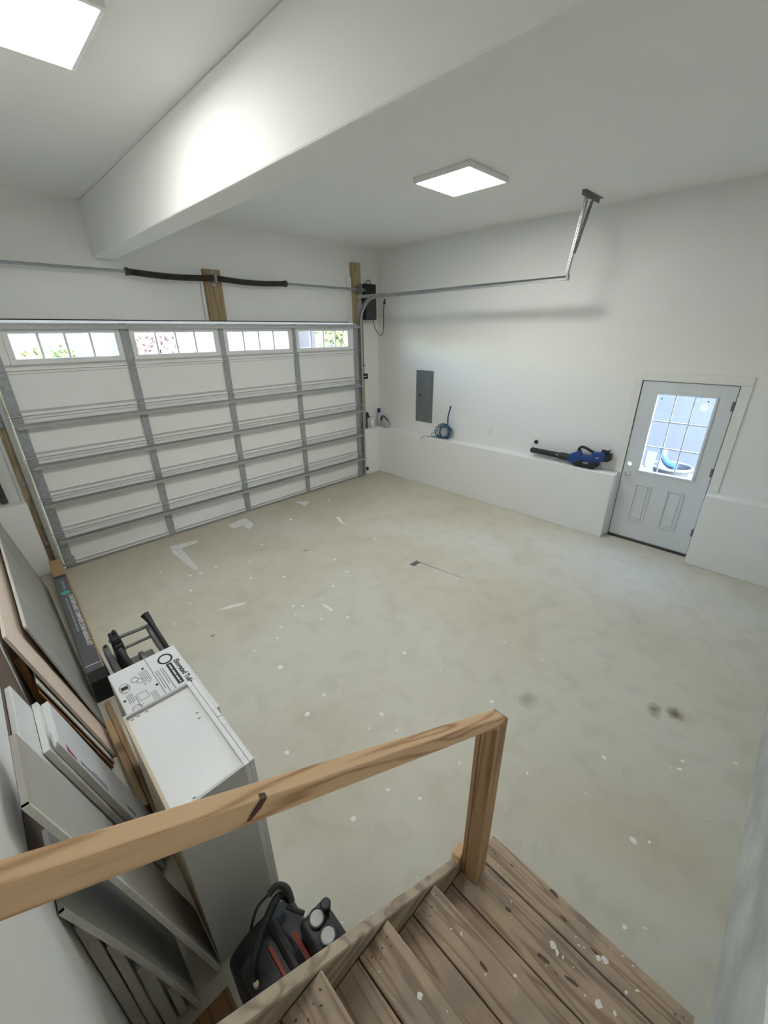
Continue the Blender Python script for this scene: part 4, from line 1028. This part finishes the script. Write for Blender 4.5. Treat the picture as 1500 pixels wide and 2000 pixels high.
# white flooring cartons
def carton(xb, xt, zt, y0, y1, t, label, stripe):
    t_ = thing('flooring_carton', label, 'box', ((xb + xt) / 2, (y0 + y1) / 2, 0), 'white flooring cartons leaning on the wall')
    mk('carton', lean(xb, xt, zt, y0, y1, t), 'carton_white', t_)
    d = Vector((xt - xb, 0, zt)).normalized()
    nrm = Vector((-d.z, 0, d.x))
    lift = d.x * -1 * t if False else max(0.0, -(nrm.z * t) if nrm.x < 0 else (nrm.z * t))
    out = -nrm if nrm.x < 0 else nrm
    Lh = math.hypot(xt - xb, zt)
    for (s0, s1, w0, w1, m_, nm) in stripe:
        # marks on the room-side face: s along the height, w metres in from the near edge
        def q(s_, w, off):
            p = Vector((xb, 0, 0)) + d * s_ * Lh + out * off
            return (p.x, y0 + w, p.z + lift)
        V = [q(s0, w0, 0.0012), q(s1, w0, 0.0012), q(s1, w1, 0.0012), q(s0, w1 if m_ != 'print_magenta' else w0 + 0.006, 0.0012)]
        V += [q(s0, w0, -0.001), q(s1, w0, -0.001), q(s1, w1, -0.001), q(s0, w1 if m_ != 'print_magenta' else w0 + 0.006, -0.001)]
        mk(nm, (V, [(0, 1, 2, 3), (7, 6, 5, 4), (0, 1, 5, 4), (1, 2, 6, 5), (2, 3, 7, 6), (3, 0, 4, 7)]), m_, t_)
    return t_
ST = [(0.88, 0.945, 0.012, 0.05, 'print_magenta', 'printed_mark'), (0.62, 0.84, 0.025, 0.042, 'print_grey', 'printed_text'), (0.62, 0.74, 0.052, 0.060, 'print_grey', 'printed_text'), (0.34, 0.42, 0.06, 0.085, 'print_grey', 'printed_text')]
ca = carton(-5.585, -5.790, 1.09, -4.10, -3.79, 0.026, 'white flooring carton with magenta mark and torn corner, nearest the white cabinet', ST)
mk('torn_flap', crumple(-5.800, -4.06, 1.105, 0.012, 0.055, 0.018, 21, 0.35), 'carton_white', ca)
carton(-5.614, -5.822, 1.12, -4.13, -3.80, 0.022, 'slim white flooring carton between two other cartons', [])
carton(-5.642, -5.874, 1.27, -4.35, -3.82, 0.022, 'white flooring carton with magenta mark, against the brown hardboard', ST)
# bowed gypsum sheets nearer the stairs
def bowed(xb, xt, zt, y0, y1, t, bow, n=10):
    V, F = [], []
    for i in range(n + 1):
        u = i / n
        x = xb + (xt - xb) * u + bow * math.sin(PI * u); z = zt * u
        for (dx, y) in ((0, y0), (0, y1), (-t, y1), (-t, y0)): V.append((x + dx, y, z))
    for i in range(n):
        for k in range(4): F.append((i * 4 + k, i * 4 + (k + 1) % 4, (i + 1) * 4 + (k + 1) % 4, (i + 1) * 4 + k))
    F.append((0, 1, 2, 3)); F.append((n * 4, n * 4 + 1, n * 4 + 2, n * 4 + 3))
    return V, F
def gypsum(name, label, xb, xt, zt, y0, y1, t, bow):
    t_ = thing(name, label, 'sheet', ((xb + xt) / 2, y0, 0))
    s_ = mk('sheet', bowed(xb, xt, zt, y0 + 0.002, y1, t, bow), 'gypsum_back', t_, smooth=True)
    mk('cut_edge', bowed(xb + 0.0005, xt + 0.0005, zt, y0, y0 + 0.012, t + 0.001, bow), 'board_edge', t_, smooth=True)
gypsum('drywall_sheet', 'tall bowed drywall sheet with a pale cut edge, right behind the cabinet', -5.579, -5.846, 1.50, -4.72, -4.42, 0.016, 0.004)
gypsum('drywall_sheet', 'shorter bowed drywall sheet with a pale cut edge, close to the stairs', -5.690, -5.882, 1.10, -4.76, -4.45, 0.014, 0.010)
for i, (x, w, h) in enumerate(((-5.878, 0.034, 0.93), (-5.840, 0.030, 0.74), (-5.797, 0.040, 0.50), (-5.752, 0.030, 0.25))):
    mk('trim_board', box(x - w / 2, x + w / 2, -4.715 - 0.004 * i, -4.69, 0, h, 0.002), 'board_edge', label='pale narrow trim board upright under the shorter drywall sheet', cat='board', group='trim boards under the drywall')
# planks on the floor
mk('plywood_scrap', box(-5.76, -5.585, -5.28, -4.79, 0.0, 0.018, 0.002), 'ply_brown', label='brown plywood scrap on the floor between the drywall and the compressor', cat='plywood')
mk('pine_plank', box(-5.622, -5.580, -3.78, -2.95, 0.0, 0.09, 0.003), 'plank_y', label='narrow knotty pine plank beside the white cabinet', cat='plank')
mk('pine_plank', box(-5.577, -5.542, -4.09, -2.72, 0.0, 0.06, 0.003), 'plank_y', label='thin pine plank squeezed against the toilet carton', cat='plank')

# ------------------------------------------------------------ stair railing carton
rb = thing('railing_carton', 'long dark grey carton of a stair railing kit lying along the leaning sheets', 'box', (-5.50, -1.4, 0))
a_ = math.atan2(0.085, 2.5)
RM = Matrix.Translation((-5.462, -0.10, 0)) @ Matrix.Rotation(-a_, 4, 'Z')
# local: x across (0 = middle), y negative towards the stairs
def rbx(x0, x1, y0, y1, z0, z1, b=0.0): return xf(box(x0, x1, y0, y1, z0, z1, b), RM)
W2, RH = 0.060, 0.20
mk('carton', rbx(-W2, W2, -2.52, 0.0, 0.0, RH, 0.003), 'cardboard', rb)
mk('sleeve', rbx(-W2 - 0.001, W2 - 0.012, -2.38, -0.47, 0.03, RH + 0.0015, 0.001), 'carton_grey', rb)
mk('end_wrap', rbx(-W2 - 0.002, W2 + 0.002, -2.525, -2.381, 0.0, RH + 0.002, 0.001), 'carton_black', rb)
mk('tape_line', rbx(-W2, W2 - 0.014, -2.30, -2.292, RH, RH + 0.0022), 'print_white', rb)
mk('tape_line', rbx(-W2, W2 - 0.014, -0.535, -0.475, RH, RH + 0.0022), 'tub_grey', rb)
def rtext(s, size, x, y, mat): mk('printed_text', xf(text_geom(s, size), RM @ frame_at((x, y, RH + 0.0022), (0, -1, 0), (1, 0, 0))), mat, rb)
rtext('CONTEMPORARY COMPOSITE STAIR RAILING KIT', 0.046, 0.008, -0.985, 'print_white')
for k in range(9): mk('printed_line', rbx(-0.026, -0.012, -1.10 - 0.08 * k, -1.03 - 0.08 * k, RH, RH + 0.0022), 'print_grey', rb)
for k in range(4): mk('printed_line', rbx(-0.012, 0.008, -0.67 - 0.055 * k, -0.625 - 0.055 * k, RH, RH + 0.0022), 'print_grey', rb)
mk('logo_spot', xf(lathe([(0.045, 0), (0.045, 0.0012)], 24), RM @ Matrix.Translation((-0.008, -0.92, RH + 0.0014)) @ Matrix.Scale(0.9, 4, (1, 0, 0))), 'print_teal', rb)

# ------------------------------------------------------------ outdoors, seen through the panes
struct('ground_outside', box(-40, 45, YW + 0.36, 60, -0.2, -0.02), 'asphalt')
struct('side_yard', box(XW + 0.03, 45, -30, YW + 0.355, -0.2, -0.03), 'lawn')
struct('neighbour_wall', box(4.2, 4.5, -9, 2.0, -0.03, 5.5), 'siding_pale')
def house(x0, x1, y0, y1, h, mat, label):
    t = thing('house', label, 'house', ((x0 + x1) / 2, (y0 + y1) / 2, 0))
    mk('wall', box(x0, x1, y0, y1, -0.02, h), mat, t)
    ym = (y0 + y1) / 2
    mk('roof', prism([(y0 - 0.4, h), (ym, h + 2.2), (y1 + 0.4, h)], 'x', x0 - 0.3, x1 + 0.3), 'roof_shingle', t)
    k = 0
    x = x0 + 1.0
    while x < x1 - 1.4:
        w = mk('window', merge(box(x, x + 1.0, y0 - 0.06, y0, 1.0, 1.12), box(x, x + 1.0, y0 - 0.06, y0, 2.4, 2.52), box(x, x + 0.1, y0 - 0.06, y0, 1.12, 2.4), box(x + 0.9, x + 1.0, y0 - 0.06, y0, 1.12, 2.4)), 'siding_white', t)
        mk('pane', box(x + 0.1, x + 0.9, y0 - 0.03, y0 - 0.005, 1.12, 2.4), 'house_glass', w)
        x += 2.6
    return t
house(-9.0, -1.2, 17.0, 25.0, 6.0, 'siding_blue', 'pale blue house across the street seen in the left door panes')
house(1.5, 9.0, 18.0, 26.0, 6.0, 'siding_white', 'white house across the street seen in the middle door panes')
house(11.0, 22.0, 17.0, 25.0, 6.0, 'siding_grey', 'light grey house across the street seen in the right door panes')
for (x, y, lab) in ((-5.62, 1.6, 'white porch column outside the left end of the overhead door'), (0.35, 3.6, 'white porch column outside the right end of the overhead door')):
    t = thing('porch_column', lab, 'column', (x, y, 0))
    mk('shaft', box(x - 0.11, x + 0.11, y - 0.11, y + 0.11, -0.02, 3.2), 'siding_white', t)
    mk('capital', box(x - 0.15, x + 0.15, y - 0.15, y + 0.15, 3.2, 3.4), 'siding_white', t)
    mk('base', box(x - 0.15, x + 0.15, y - 0.15, y + 0.15, -0.02, 0.2), 'siding_white', t)
def tree(x, y, h, r, mat, label, seed):
    rnd = random.Random(seed)
    t = thing('tree', label, 'tree', (x, y, 0))
    mk('trunk', tube([(x, y, -0.02), (x + 0.1, y, h * 0.45), (x, y, h * 0.7)], 0.12, 8, rf=lambda u: 0.14 - 0.08 * u), 'bark', t)
    V, F = [], []
    for i in range(1500):
        d = Vector((rnd.gauss(0, 1), rnd.gauss(0, 1), rnd.gauss(0, 1))).normalized() * (rnd.random() ** 0.4)
        c = Vector((x + d.x * r, y + d.y * r, h * 0.62 + d.z * h * 0.40))
        a = Vector((rnd.uniform(-1, 1), rnd.uniform(-1, 1), rnd.uniform(-1, 1))).normalized() * 0.13
        b = a.cross(Vector((rnd.uniform(-1, 1), rnd.uniform(-1, 1), rnd.uniform(-1, 1)))).normalized() * 0.09
        o = len(V); V += [tuple(c - a), tuple(c + b), tuple(c + a), tuple(c - b)]; F.append((o, o + 1, o + 2, o + 3))
    mk('crown', (V, F), mat, t, kind='stuff')
tree(-3.2, 12.5, 2.3, 1.2, 'leaf', 'bright green tree outside the left door panes', 2)
tree(0.6, 13.5, 3.2, 1.1, 'blossom', 'reddish tree outside the second group of door panes', 5)
tree(10.2, 13.5, 4.6, 1.4, 'leaf', 'yellow-green tree outside the right door panes', 8)
tu = thing('garden_tub', 'grey tub with a pale rim and blue liner outside the passage door', 'tub', (3.2, -4.35, 0))
mk('tub_body', lathe([(0.22, -0.03), (0.30, 0.30), (0.28, 0.30), (0.21, 0.03)], 24, (3.2, -4.44, 0)), 'tub_grey', tu)
mk('rim', tube([(3.2 + 0.31 * math.cos(2 * PI * k / 24), -4.44 + 0.31 * math.sin(2 * PI * k / 24), 0.31) for k in range(24)], 0.025, 8, closed=True), 'tub_rim', tu)
mk('liner', tube(smooth_path([(3.28, -4.24, 0.58), (3.22, -4.27, 0.46), (3.14, -4.38, 0.36), (3.08, -4.52, 0.33)]), 0.06, 10), 'tub_blue', tu)
